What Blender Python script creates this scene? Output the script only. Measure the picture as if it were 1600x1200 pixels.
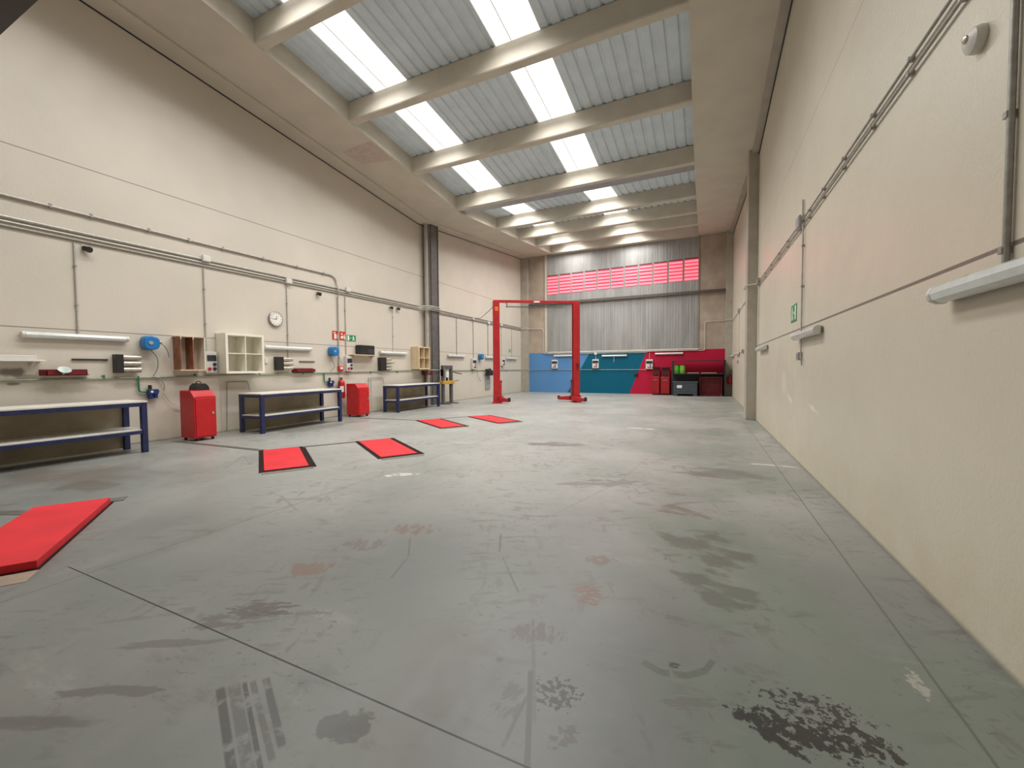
import bpy, bmesh, math, random
from mathutils import Vector, Matrix
random.seed(4)
S = bpy.context.scene
for o in list(bpy.data.objects): bpy.data.objects.remove(o)
C = S.collection

# ------------------------------------------------------------ camera
YAW, PITCH, ROLL, F = math.radians(24.983), math.radians(-2.132), math.radians(-.4045), 641.95
fw = Vector((-math.sin(YAW)*math.cos(PITCH), math.cos(YAW)*math.cos(PITCH), math.sin(PITCH)))
rt0 = Vector((math.cos(YAW), math.sin(YAW), 0)); up0 = rt0.cross(fw)
rt = math.cos(ROLL)*rt0+math.sin(ROLL)*up0; up = -math.sin(ROLL)*rt0+math.cos(ROLL)*up0
cam = bpy.data.cameras.new('camera'); co = bpy.data.objects.new('camera', cam); C.objects.link(co)
cam.sensor_width = 36; cam.lens = 36*F/1600; cam.clip_start = .02; cam.clip_end = 200
m = Matrix((rt, up, -fw)).transposed().to_4x4(); m.translation = Vector((0, 0, 1.5)); co.matrix_world = m
S.camera = co
# ------------------------------------------------------------ world, exposure, light levels
w = bpy.data.worlds.new('world'); S.world = w; w.use_nodes = True
w.node_tree.nodes['Background'].inputs[0].default_value = (.75, .85, 1, 1)
w.node_tree.nodes['Background'].inputs[1].default_value = .6
S.view_settings.view_transform = 'Standard'; S.view_settings.look = 'None'
S.view_settings.gamma = 1; S.view_settings.use_curve_mapping = False
S.view_settings.exposure = 0.0
SKYLIGHT = 1.5       # glow of the translucent roof panels themselves
DAYLIGHT = 64.0      # watts per square metre of daylight let down through them
SPREAD = 142         # degrees
LOUVRE = 1.3         # daylight coming through the red louvre blinds

# ------------------------------------------------------------ dimensions
L, R, D, Y0 = -10.63, 1.35, 24.49, -0.9
V = 13.8
def soff(y): return 7.5+.1*abs(y-V)
SH = .5
GL, GR = -8.55, -.29      # inner faces of the two girders
PI = math.pi

# ------------------------------------------------------------ node helpers
class NT:
    def __init__(s, name):
        s.m = bpy.data.materials.new(name); s.m.use_nodes = True; s.t = s.m.node_tree; s.b = s.t.nodes['Principled BSDF']
        s._pos = None
    def n(s, t, **k):
        x = s.t.nodes.new(t)
        for a, v in k.items(): setattr(x, a, v)
        return x
    def set(s, sock, v):
        if isinstance(v, bpy.types.NodeSocket): s.t.links.new(v, sock)
        elif v is not None: sock.default_value = v
    def math(s, op, a, b=None, c=None, clamp=False):
        x = s.n('ShaderNodeMath', operation=op); x.use_clamp = clamp
        s.set(x.inputs[0], a); s.set(x.inputs[1], b)
        if c is not None: s.set(x.inputs[2], c)
        return x.outputs[0]
    @property
    def pos(s):
        if s._pos is None:
            g = s.n('ShaderNodeNewGeometry'); s._pos = g.outputs['Position']
        return s._pos
    def xyz(s):
        x = s.n('ShaderNodeSeparateXYZ'); s.set(x.inputs[0], s.pos); return x.outputs
    def noise(s, scale, detail=3, rough=.5, vec=None, stretch=None):
        v = vec or s.pos
        if stretch:
            mp = s.n('ShaderNodeMapping'); s.set(mp.inputs['Vector'], v); mp.inputs['Scale'].default_value = stretch; v = mp.outputs[0]
        x = s.n('ShaderNodeTexNoise'); s.set(x.inputs['Vector'], v)
        x.inputs['Scale'].default_value = scale; x.inputs['Detail'].default_value = detail; x.inputs['Roughness'].default_value = rough
        return x.outputs[0]
    def ramp(s, v, lo, hi):          # smooth 0..1 between lo and hi
        x = s.n('ShaderNodeMapRange', interpolation_type='SMOOTHSTEP'); s.set(x.inputs[0], v)
        x.inputs[1].default_value = lo; x.inputs[2].default_value = hi
        return x.outputs[0]
    def mix(s, f, a, b):
        x = s.n('ShaderNodeMix', data_type='RGBA'); s.set(x.inputs[0], f)
        s.set(x.inputs[6], (*a, 1) if isinstance(a, tuple) else a); s.set(x.inputs[7], (*b, 1) if isinstance(b, tuple) else b)
        return x.outputs[2]
    def bump(s, h, strength, dist=.01):
        x = s.n('ShaderNodeBump'); s.set(x.inputs['Height'], h); x.inputs['Strength'].default_value = strength
        x.inputs['Distance'].default_value = dist; s.t.links.new(x.outputs[0], s.b.inputs['Normal'])
def srgb(r, g, b):
    f = lambda c: (c/255/12.92) if c/255 <= .04045 else ((c/255+.055)/1.055)**2.4
    return (f(r), f(g), f(b))
MATS = {}
def pm(name, col, rough=.5, metal=0, var=.12, scale=9, bump=0, spec=.5):
    if name in MATS: return MATS[name]
    k = NT(name); c = tuple(col)
    f = k.ramp(k.noise(scale, 4), .3, .7)
    k.set(k.b.inputs['Base Color'], k.mix(f, tuple(x*(1-var) for x in c), tuple(min(1, x*(1+var*.5)) for x in c)))
    k.b.inputs['Roughness'].default_value = rough; k.b.inputs['Metallic'].default_value = metal
    k.b.inputs['Specular IOR Level'].default_value = spec
    if bump: k.bump(k.noise(scale*12, 2), bump, .004)
    MATS[name] = k.m; return k.m
def emit(name, col, strength, stripes=None):
    k = NT(name)
    c = (*col, 1)
    k.b.inputs['Base Color'].default_value = (.5*col[0], .5*col[1], .5*col[2], 1)
    k.b.inputs['Emission Color'].default_value = c; k.b.inputs['Emission Strength'].default_value = strength
    k.b.inputs['Roughness'].default_value = .6
    MATS[name] = k.m; return k.m

# wall paint with panel joints at the given heights
def wall_mat(name, joints, col, rough=.36, dirt=True):
    k = NT(name); p = k.xyz()
    big = k.ramp(k.noise(.35, 3), .3, .7); mid = k.ramp(k.noise(2.2, 5, .6), .35, .75)
    base = k.mix(big, tuple(x*.93 for x in col), tuple(x*1.04 for x in col))
    base = k.mix(k.math('MULTIPLY', mid, .10), base, tuple(x*.75 for x in col))
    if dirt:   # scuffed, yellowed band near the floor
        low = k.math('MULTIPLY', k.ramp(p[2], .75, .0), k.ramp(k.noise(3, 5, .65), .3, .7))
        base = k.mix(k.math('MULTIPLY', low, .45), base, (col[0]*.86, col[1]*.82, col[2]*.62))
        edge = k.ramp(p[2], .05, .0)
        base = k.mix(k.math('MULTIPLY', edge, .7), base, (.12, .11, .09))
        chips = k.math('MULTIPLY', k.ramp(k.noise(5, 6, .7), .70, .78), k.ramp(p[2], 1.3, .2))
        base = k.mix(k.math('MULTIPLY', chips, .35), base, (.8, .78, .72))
    for z, wd, dark in joints:
        d = k.math('ABSOLUTE', k.math('SUBTRACT', p[2], z))
        base = k.mix(k.math('MULTIPLY', k.ramp(d, wd, wd*.6), dark), base, (.16, .13, .11))
    k.set(k.b.inputs['Base Color'], base)
    k.set(k.b.inputs['Roughness'], k.math('ADD', rough, k.math('MULTIPLY', mid, .08)))
    k.bump(k.noise(34, 5, .65), .5, .006)
    return k

FLOORBASE = (.335, .345, .315)
def floor_mat():
    k = NT('painted_concrete_floor'); p = k.xyz()
    big = k.ramp(k.noise(.55, 4, .6), .35, .65); g = k.ramp(k.noise(.45, 3), .46, .56)
    # grey green paint worn paler tan further in; near-camera vignette painted in too
    zone = k.ramp(k.math('ADD', p[1], k.math('MULTIPLY', k.math('SUBTRACT', k.noise(.5, 4, .6), .5), 3.0)), 1.5, 6.0)
    base = k.mix(big, (.145, .155, .147), (.185, .195, .184))
    base = k.mix(zone, base, k.mix(big, (.27, .275, .255), (.335, .335, .315)))
    base = k.mix(k.math('MULTIPLY', k.math('MULTIPLY', g, .5), k.ramp(p[0], -3.0, .5)), base, (.16, .205, .155))
    worn = k.ramp(k.noise(.8, 6, .62, stretch=(1, .55, 1)), .5, .68)
    base = k.mix(k.math('MULTIPLY', worn, .35), base, (.25, .222, .20))
    pale = k.ramp(k.noise(1.3, 6, .7, stretch=(.6, 1.6, 1)), .58, .74)
    base = k.mix(k.math('MULTIPLY', pale, .3), base, (.40, .39, .37))
    fine = k.ramp(k.noise(14, 5, .7, stretch=(.5, 1.4, 1)), .45, .8)
    base = k.mix(k.math('MULTIPLY', fine, .25), base, (.2, .2, .19))
    # tyre scuffs running everywhere
    sc = k.math('MULTIPLY', k.ramp(k.noise(3.2, 8, .72, stretch=(.8, 1.9, 1)), .54, .66), k.ramp(k.noise(.7, 3), .40, .60))
    base = k.mix(k.math('MULTIPLY', sc, .6), base, (.13, .12, .11))
    sp = k.math('MULTIPLY', k.ramp(k.noise(9, 6, .7), .62, .68), k.ramp(k.noise(1.1, 2), .47, .62))
    base = k.mix(k.math('MULTIPLY', sp, .6), base, (.08, .075, .07))
    for sc_, st_, a_, lo_, cc in ((5.5, (.5, 2.0, 1), .55, .545, (.12, .115, .105)), (7, (1.6, .45, 1), .45, .56, (.13, .11, .10)), (16, (.8, 1.3, 1), .6, .60, (.085, .08, .075)), (40, (1, 1, 1), .5, .64, (.07, .065, .06))):
        mpr = k.n('ShaderNodeMapping'); k.set(mpr.inputs['Vector'], k.pos); mpr.inputs['Rotation'].default_value = (0, 0, math.radians(-26)); mpr.inputs['Location'].default_value = (sc_, 3, 0)
        f_ = k.math('MULTIPLY', k.ramp(k.noise(sc_, 7, .66, vec=mpr.outputs[0], stretch=st_), lo_, lo_+.05), k.ramp(k.noise(.8+sc_*.03, 3, .6), .46, .60))
        base = k.mix(k.math('MULTIPLY', f_, a_), base, cc)
    def blob(cx, cy, rx, ry, ang, col, amt, nscale=7, lo=.42, hi=.6, stretch=(1, 1, 1), det=6):
        nonlocal base
        mp = k.n('ShaderNodeMapping', vector_type='TEXTURE'); k.set(mp.inputs['Vector'], k.pos)
        mp.inputs['Location'].default_value = (cx, cy, 0); mp.inputs['Rotation'].default_value = (0, 0, math.radians(ang)); mp.inputs['Scale'].default_value = (rx, ry, 1)
        ln = k.n('ShaderNodeVectorMath', operation='LENGTH'); k.set(ln.inputs[0], mp.outputs[0])
        if nscale:
            mp2 = k.n('ShaderNodeMapping', vector_type='TEXTURE'); k.set(mp2.inputs['Vector'], k.pos)
            mp2.inputs['Rotation'].default_value = (0, 0, math.radians(ang)); mp2.inputs['Scale'].default_value = stretch
            nn = k.noise(nscale, det, .6, vec=mp2.outputs[0])
            d_ = k.math('MAXIMUM', ln.outputs['Value'], .35)
            v_ = k.math('SUBTRACT', nn, k.math('MULTIPLY', k.math('POWER', d_, 2.0), .34))
            f = k.ramp(v_, lo-.085, hi-.085)
        else: f = k.ramp(ln.outputs['Value'], 1.0, .75)
        base = k.mix(k.math('MULTIPLY', f, amt), base, col)
    def line(x0, y0, x1, y1, wd, col, amt, nscale=8, lo=.3, hi=.5):
        nonlocal base
        ln = math.hypot(x1-x0, y1-y0); ang = math.atan2(y1-y0, x1-x0)
        mp = k.n('ShaderNodeMapping', vector_type='TEXTURE'); k.set(mp.inputs['Vector'], k.pos)
        mp.inputs['Location'].default_value = ((x0+x1)/2, (y0+y1)/2, 0); mp.inputs['Rotation'].default_value = (0, 0, ang)
        q = k.n('ShaderNodeSeparateXYZ'); k.set(q.inputs[0], mp.outputs[0])
        f = k.math('MULTIPLY', k.ramp(k.math('ABSOLUTE', q.outputs[1]), wd, wd*.55), k.ramp(k.math('ABSOLUTE', q.outputs[0]), ln/2, ln/2*.9))
        if nscale: f = k.math('MULTIPLY', f, k.ramp(k.noise(nscale, 4, .6), lo, hi))
        base = k.mix(k.math('MULTIPLY', f, amt), base, col)
    dk = (.10, .095, .085); bk = (.035, .033, .03); rd = (.17, .115, .095)
    blob(-8.3, 2.7, 1.7, .9, 15, (.15, .13, .11), .75, 2.2, .35, .6, (2, 1, 1))
    blob(-7.4, 2.45, .7, .3, 10, (.11, .09, .075), .6, 3, .35, .55)
    blob(-9.9, 3.0, 1.6, .5, 85, (.13, .115, .1), .7, 2, .3, .5)
    blob(-9.2, 7.6, .5, 1.6, 0, (.17, .155, .135), .7, 1.5, .3, .5)
    blob(-9.3, 12.6, .5, 1.6, 0, (.2, .18, .16), .55, 1.5, .3, .5)
    blob(-2.6, 7.7, .75, .3, 25, (.14, .13, .115), .85, 4, .35, .5, (2, 1, 1))
    blob(-1.2, 5.3, 1.0, .25, 25, dk, .55, 6, .45, .55, (2, 1, 1))
    blob(-2.69, 2.12, .32, .2, 28, rd, .85, 9, .47, .55, (.6, 1.6, 1))
    blob(-2.45, 3.05, .38, .2, 28, rd, .85, 9, .47, .56, (.6, 1.6, 1))
    blob(-2.62, 2.6, .35, .2, 28, (.14, .12, .11), .8, 10, .47, .56, (.6, 1.6, 1))
    blob(-2.55, 1.5, .33, .16, 35, dk, .75, 11, .47, .56, (1.8, .7, 1))
    blob(-.68, 2.64, .16, .22, 25, (.19, .12, .10), .9, 16, .46, .53, (1.5, .6, 1))
    blob(-.72, 3.15, .2, .12, 25, (.16, .12, .10), .8, 16, .46, .53)
    blob(-.84, 2.12, .24, .14, 10, (.13, .11, .11), .8, 14, .46, .53, (.6, 1.6, 1))
    blob(0.02, 3.7, .55, .5, -20, (.12, .12, .105), .8, 5, .42, .58, (1.8, 1, 1))
    blob(0.1, 3.05, .4, .35, -20, (.12, .125, .105), .75, 6, .42, .55, (1.8, 1, 1))
    blob(-.3, 4.6, .55, .2, -10, (.15, .125, .1), .7, 6, .42, .56, (2, 1, 1))
    blob(.15, 6.45, .9, .4, 0, (.15, .14, .125), .75, 3, .35, .55, (2, 1, 1))
    for x0, y0, x1, y1, wd in ((-.27, 2.13, -.17, 2.09, .028), (-.18, 2.09, -.06, 2.12, .030), (-.07, 2.11, .03, 2.20, .026), (.02, 2.19, .06, 2.29, .020)):
        line(x0, y0, x1, y1, wd, (.10, .105, .085), .65, 14, .3, .42)
    blob(-.12, 2.17, .05, .03, 20, bk, .8, 30, .44, .5)
    blob(.38, 1.97, .34, .13, -8, bk, .97, 24, .475, .51)
    blob(.58, 2.03, .24, .12, -8, bk, .97, 26, .49, .53)
    blob(.24, 1.93, .22, .07, -30, bk, .97, 24, .45, .49)
    blob(.45, 2.15, .35, .14, 5, bk, .9, 34, .52, .56)
    blob(-.6, 1.75, .18, .16, 0, bk, .85, 36, .50, .54)
    blob(-.5, 1.55, .12, .07, 60, dk, .8, 30, .47, .52)
    blob(-1.36, 1.22, .16, .10, 40, (.085, .085, .078), .75, 9, .36, .42)
    for x0, y0, x1, y1, wd, cc in ((-2.07, 1.13, -1.55, .88, .022, (.055, .055, .05)), (-2.03, 1.17, -1.5, .91, .03, (.105, .105, .098)), (-2.0, 1.20, -1.48, .94, .012, (.055, .055, .05)),
                     (-1.97, 1.22, -1.48, .985, .016, (.10, .10, .09)), (-1.93, 1.26, -1.50, 1.04, .02, (.075, .075, .07))):
        line(x0, y0, x1, y1, wd, cc, .85, 11, .34, .5)
    blob(-2.6, .66, .42, .07, 28, dk, .7, 5, .40, .55, (2.2, .8, 1))
    blob(-2.5, .9, .35, .06, 28, dk, .7, 9, .42, .5, (2.2, .7, 1))
    blob(-2.75, 1.15, .5, .05, 30, dk, .6, 6, .42, .52, (2.2, .8, 1))
    blob(-2.5, 1.62, .3, .14, 28, (.085, .075, .07), .8, 14, .44, .50, (1.6, .6, 1))
    blob(-.8, 1.62, .1, .16, -10, (.09, .09, .085), .6, 12, .42, .52, (.6, 1.8, 1))
    line(-2.36, 2.89, -2.13, 2.58, .010, dk, .7, 8)
    line(-2.13, 2.58, -2.02, 2.25, .010, dk, .7, 8)
    line(-.92, 2.25, -.63, 1.55, .012, (.12, .12, .115), .85, 9)
    line(-.77, 1.85, -.56, 1.30, .016, (.09, .09, .085), .9, 0)
    line(-.72, 1.76, -.71, 1.40, .011, (.1, .1, .09), .85, 8)
    line(-1.66, 3.3, -1.5, 2.95, .012, dk, .8, 9)
    line(-1.45, 2.9, -1.1, 2.45, .009, dk, .8, 9)
    line(-1.1, 2.45, -1.75, 1.6, .008, (.17, .17, .16), .7, 9)
    line(-.95, 5.6, -1.5, 3.5, .012, (.2, .19, .17), .7, 6)
    line(-.8, 7.4, -.98, 5.6, .012, (.2, .19, .17), .6, 6)
    line(-4.6, 3.25, -3.9, 2.95, .018, (.18, .18, .17), .85, 9)
    line(-7.35, 4.55, -6.6, 3.75, .012, (.14, .14, .13), .8, 9)
    line(-7.3, 4.5, -6.5, 4.1, .010, (.14, .14, .13), .7, 9)
    # light paint spills
    blob(-3.9, 4.6, .35, .15, 40, (.6, .59, .55), .8, 6, .42, .55)
    blob(-1.4, 10.5, .6, .12, 0, (.6, .59, .56), .8, 4, .42, .55)
    blob(.95, 7.3, .45, .08, 0, (.58, .57, .53), .8, 5, .42, .55)
    blob(.93, 2.50, .05, .16, 0, (.45, .43, .38), .6, 30, .46, .52)
    # saw-cut joints
    d = k.math('ABSOLUTE', k.math('SUBTRACT', p[1], 1.372))
    base = k.mix(k.math('MULTIPLY', k.ramp(d, .0055, .0035), k.ramp(p[0], -4.45, -4.4)), base, (.012, .012, .01))
    for xj, a in ((-4.15, .75), (1.0, .7)):
        d = k.math('ABSOLUTE', k.math('SUBTRACT', p[0], k.math('ADD', xj, k.math('MULTIPLY', k.noise(2, 2), .02))))
        base = k.mix(k.math('MULTIPLY', k.ramp(d, .009, .004), a), base, (.09, .09, .08))
    for yj in (7.6, 13.4, 19):
        d = k.math('ABSOLUTE', k.math('SUBTRACT', p[1], yj))
        base = k.mix(k.math('MULTIPLY', k.ramp(d, .015, .006), .5), base, (.12, .12, .11))
    k.set(k.b.inputs['Base Color'], base)
    k.set(k.b.inputs['Roughness'], k.math('ADD', .40, k.math('MULTIPLY', worn, .2)))
    k.b.inputs['Specular IOR Level'].default_value = .42
    k.bump(k.noise(30, 4, .6), .12, .004)
    return k.m

# ------------------------------------------------------------ mesh builder
class MB:
    def __init__(s): s.v = []; s.f = []
    def add(s, vs, fs):
        n = len(s.v); s.v += [tuple(x) for x in vs]; s.f += [tuple(i+n for i in f) for f in fs]; return s
    def box(s, x0, x1, y0, y1, z0, z1):
        return s.add([(x0,y0,z0),(x1,y0,z0),(x1,y1,z0),(x0,y1,z0),(x0,y0,z1),(x1,y0,z1),(x1,y1,z1),(x0,y1,z1)],
                     [(3,2,1,0),(4,5,6,7),(0,1,5,4),(1,2,6,5),(2,3,7,6),(3,0,4,7)])
    def prism(s, poly, axis, a, b):       # poly 2-D in the two other axes (xyz order)
        def P(u, v, t): return [(t,u,v),(u,t,v),(u,v,t)][axis]
        n = len(poly)
        area = sum(poly[i][0]*poly[(i+1)%n][1]-poly[(i+1)%n][0]*poly[i][1] for i in range(n))
        if (area < 0) ^ (axis == 1): poly = poly[::-1]
        vs = [P(u, v, a) for u, v in poly]+[P(u, v, b) for u, v in poly]
        return s.add(vs, [tuple(range(n))[::-1], tuple(range(n, 2*n))]+[(i, (i+1)%n, n+(i+1)%n, n+i) for i in range(n)])
    def cyl(s, p0, p1, r, n=16, r1=None):
        p0, p1 = Vector(p0), Vector(p1); d = (p1-p0).normalized()
        a = d.orthogonal().normalized(); b = d.cross(a); r1 = r if r1 is None else r1
        vs = []
        for p, q in ((p0, r), (p1, r1)):
            for i in range(n):
                t = 2*PI*i/n; vs.append(p+a*math.cos(t)*q+b*math.sin(t)*q)
        return s.add(vs, [tuple(range(n))[::-1], tuple(range(n, 2*n))]+[(i, (i+1)%n, n+(i+1)%n, n+i) for i in range(n)])
    def tube(s, pts, r, n=8):
        pts = [Vector(p) for p in pts]; vs = []; a = None
        for i, p in enumerate(pts):
            d = (pts[min(i+1, len(pts)-1)]-pts[max(i-1, 0)]).normalized()
            if a is None: a = d.orthogonal().normalized()
            a = (a-d*a.dot(d)).normalized(); b = d.cross(a)
            for j in range(n):
                t = 2*PI*j/n; vs.append(p+a*math.cos(t)*r+b*math.sin(t)*r)
        m = len(pts); fs = [tuple(range(n))[::-1], tuple(range((m-1)*n, m*n))]
        for i in range(m-1):
            for j in range(n): fs.append((i*n+j, i*n+(j+1)%n, (i+1)*n+(j+1)%n, (i+1)*n+j))
        return s.add(vs, fs)
    def lathe(s, prof, c, axis='z', n=24):    # prof: (radius, height)
        vs = []; c = Vector(c)
        for r, h in prof:
            for i in range(n):
                t = 2*PI*i/n; u, v = r*math.cos(t), r*math.sin(t)
                vs.append(c+Vector({'z': (u, v, h), 'x': (h, u, v), 'y': (v, h, u)}[axis]))
        m = len(prof); fs = [tuple(range(n))[::-1], tuple(range((m-1)*n, m*n))]
        for i in range(m-1):
            for j in range(n): fs.append((i*n+j, i*n+(j+1)%n, (i+1)*n+(j+1)%n, (i+1)*n+j))
        return s.add(vs, fs)
    def xf(s, mat):
        s.v = [tuple(mat @ Vector(v)) for v in s.v]; return s
    def build(s, name, mat, parent=None, bevel=0, smooth=False, base=None):
        me = bpy.data.meshes.new(name)
        if parent is not None:
            o_ = wl(parent)
        elif base is not None: o_ = Vector(base)
        else:
            lo = [min(v[i] for v in s.v) for i in range(3)]; hi = [max(v[i] for v in s.v) for i in range(3)]
            o_ = Vector(((lo[0]+hi[0])/2, (lo[1]+hi[1])/2, lo[2]))
        me.from_pydata([tuple(Vector(v)-o_) for v in s.v], [], s.f); me.update()
        bm = bmesh.new(); bm.from_mesh(me); bmesh.ops.recalc_face_normals(bm, faces=bm.faces); bm.to_mesh(me); bm.free()
        if mat: me.materials.append(mat)
        o = bpy.data.objects.new(name, me); C.objects.link(o)
        if parent is not None:
            o.parent = parent
        else: o.location = o_
        if smooth:
            for p in me.polygons: p.use_smooth = True
            me.set_sharp_from_angle(angle=math.radians(40))
        if bevel:
            b = o.modifiers.new('bevel', 'BEVEL'); b.width = bevel; b.segments = 2; b.limit_method = 'ANGLE'
        return o
def wl(o):
    v = Vector(o.location)
    while o.parent: o = o.parent; v += Vector(o.location)
    return v
def tag(o, label, cat, group=None):
    o['label'] = label; o['category'] = cat
    if group: o['group'] = group
    return o
def thing(name, loc, label, cat, group=None):
    o = bpy.data.objects.new(name, None); C.objects.link(o); o.location = loc; o.empty_display_size = .1
    return tag(o, label, cat, group)
def struct(o, label=None):
    o['kind'] = 'structure'
    if label: o['label'] = label
    return o
def copy_tree(o, parent=None):
    c = o.copy(); C.objects.link(c); c.parent = parent
    for ch in list(o.children): copy_tree(ch, c)
    return c
def dup(o, loc, rz=None, label=None, group=None, sx=None):
    c = copy_tree(o); c.location = loc
    if rz is not None: c.rotation_euler = (0, 0, rz)
    if label: c['label'] = label
    if group: c['group'] = group
    return c
def arc(c, r, a0, a1, ax1, ax2, n=6):
    c = Vector(c); ax1 = Vector(ax1); ax2 = Vector(ax2)
    return [c+ax1*math.cos(a0+(a1-a0)*i/n)*r+ax2*math.sin(a0+(a1-a0)*i/n)*r for i in range(n+1)]
def smooth_path(pts, n=8):
    pts = [Vector(p) for p in pts]; out = []
    P = [pts[0]]+pts+[pts[-1]]
    for i in range(1, len(P)-2):
        for j in range(n):
            t = j/n; a, b, c, d = P[i-1], P[i], P[i+1], P[i+2]
            out.append(.5*((2*b)+(c-a)*t+(2*a-5*b+4*c-d)*t*t+(3*b-a-3*c+d)*t**3))
    out.append(pts[-1]); return out

# ------------------------------------------------------------ materials
WALLC = (.60, .555, .475)
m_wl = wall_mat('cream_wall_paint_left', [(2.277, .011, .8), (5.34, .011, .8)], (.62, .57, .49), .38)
# oily smears on the left wall above the bench
p = m_wl.xyz(); 
bc = m_wl.b.inputs['Base Color'].links[0].from_socket
for (cy, cz, ry, rz_, amt) in ((2.74, 1.50, .2, .1, .85), (2.9, 1.42, .16, .06, .6), (3.4, 1.2, .5, .12, .25), (2.75, 1.30, .1, .035, .8), (4.25, 1.22, .3, .1, .25)):
    mp = m_wl.n('ShaderNodeMapping', vector_type='TEXTURE'); m_wl.set(mp.inputs['Vector'], m_wl.pos)
    mp.inputs['Location'].default_value = (L, cy, cz); mp.inputs['Scale'].default_value = (1, ry, rz_)
    ln = m_wl.n('ShaderNodeVectorMath', operation='LENGTH'); m_wl.set(ln.inputs[0], mp.outputs[0])
    fz = m_wl.math('ADD', ln.outputs['Value'], m_wl.math('MULTIPLY', m_wl.math('SUBTRACT', m_wl.noise(9, 3), .5), .8))
    bc = m_wl.mix(m_wl.math('MULTIPLY', m_wl.ramp(fz, 1.0, .5), amt), bc, (.13, .105, .09))
m_wl.set(m_wl.b.inputs['Base Color'], bc); m_wl = m_wl.m
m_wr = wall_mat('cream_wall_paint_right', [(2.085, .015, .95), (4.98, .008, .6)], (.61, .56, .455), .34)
bc = m_wr.b.inputs['Base Color'].links[0].from_socket
for (cy, cz, ry, rz_, ang, amt) in ((8.4, .95, .35, .05, 12, .65), (6.75, .93, .35, .045, 8, .65), (9.0, 1.2, .3, .25, 0, .3), (8.0, 1.35, .05, .3, 0, .4)):
    mp = m_wr.n('ShaderNodeMapping', vector_type='TEXTURE'); m_wr.set(mp.inputs['Vector'], m_wr.pos)
    mp.inputs['Location'].default_value = (R, cy, cz); mp.inputs['Scale'].default_value = (1, ry, rz_); mp.inputs['Rotation'].default_value = (math.radians(ang), 0, 0)
    ln = m_wr.n('ShaderNodeVectorMath', operation='LENGTH'); m_wr.set(ln.inputs[0], mp.outputs[0])
    fz = m_wr.math('ADD', ln.outputs['Value'], m_wr.math('MULTIPLY', m_wr.math('SUBTRACT', m_wr.noise(6, 4), .5), 1.2))
    bc = m_wr.mix(m_wr.math('MULTIPLY', m_wr.ramp(fz, 1.0, .3), amt), bc, (.82, .79, .72))
m_wr.set(m_wr.b.inputs['Base Color'], bc); m_wr = m_wr.m
m_conc = pm('painted_concrete', (.56, .515, .43), .6, 0, .08, 2, .1)
m_soff = pm('grey_girder_paint', (.57, .52, .43), .65, 0, .06, 1.5)
m_pill = pm('grey_pillar_paint', (.40, .36, .30), .55, 0, .1, 3)
m_dsteel = pm('dark_grey_steel', (.13, .125, .12), .45, .2, .2, 6)
m_pvc = pm('grey_downpipe', (.42, .39, .35), .35, 0, .1, 5)
m_sheet = pm('galvanised_roof_sheet', (.63, .715, .78), .55, 0, .06, 3)
m_floor = floor_mat()
m_sky = emit('daylit_translucent_roof_panel', (1, .985, .96), SKYLIGHT)
m_tray = pm('galvanised_conduit', (.50, .485, .45), .4, .4, .15, 20)
m_lcond = pm('light_grey_conduit', (.62, .60, .54), .4, .1, .1, 20)
m_dcond = pm('dark_grey_conduit', (.34, .33, .30), .4, .3, .15, 20)
m_white = pm('white_paint', (.80, .78, .72), .45, 0, .05, 6)
m_plastic = pm('light_grey_plastic', (.66, .64, .60), .4, 0, .05, 8)
m_gplast = pm('grey_plastic', (.33, .32, .31), .45, 0, .08, 8)
m_black = pm('black_plastic', (.018, .017, .016), .45, 0, .2, 12)
m_diff = pm('clear_ribbed_diffuser', (.66, .69, .68), .16, 0, .06, 14)
m_blue = pm('navy_blue_steel_paint', (.014, .022, .09), .42, 0, .25, 10)
m_top = pm('pale_laminate_worktop', (.72, .70, .64), .4, 0, .1, 5)
m_red = pm('glossy_red_paint', (.52, .008, .012), .4, 0, .12, 6)
m_liftred = pm('lift_red_paint', (.46, .016, .02), .4, 0, .15, 4)
m_platred = pm('red_platform_paint', (.60, .025, .035), .6, 0, .12, 2.5, spec=.25)
m_dred = pm('dark_red_paint', (.17, .008, .014), .42, 0, .2, 8)
m_reel = pm('bright_blue_plastic', (.01, .17, .46), .35, 0, .1, 8)
m_wood = pm('pale_birch_veneer', (.66, .52, .34), .5, 0, .12, 5)
m_brown = pm('brown_oak_board', (.27, .10, .045), .5, 0, .3, 7)
m_cub = pm('white_cubby_foil', (.80, .77, .66), .45, 0, .04, 5)
m_yel = pm('ochre_yellow_paint', (.55, .32, .03), .45, 0, .2, 8)
m_green = pm('bright_green_plastic', (.06, .42, .03), .4, 0, .15, 8)
m_gpipe = pm('green_air_fitting', (.04, .2, .11), .4, .1, .15, 10)
m_airp = pm('pale_green_air_pipe', (.30, .36, .27), .4, .1, .15, 10)
m_chrome = pm('bare_steel_roll', (.52, .48, .41), .33, .7, .15, 12)
m_brass = pm('brass_fitting', (.5, .4, .22), .35, .7, .15, 12)
m_crate = pm('slate_grey_plastic', (.055, .07, .085), .5, 0, .15, 6)
m_hose = pm('blue_grey_hose', (.12, .2, .22), .45, 0, .1, 12)
m_pit = pm('dark_steel_frame', (.022, .008, .008), .85, 0, .4, 9, spec=.15)
m_cover = pm('worn_steel_channel_cover', (.16, .155, .14), .45, .4, .3, 9)
m_signr = pm('red_sign_face', (.55, .03, .02), .4); m_signg = pm('green_sign_face', (.015, .25, .10), .4)
m_signw = pm('pale_sign_symbol', (.85, .86, .75), .4)
m_paper = pm('white_paper', (.8, .8, .78), .7)
m_orange = pm('orange_warning_sticker', (.85, .35, .03), .4)

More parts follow.
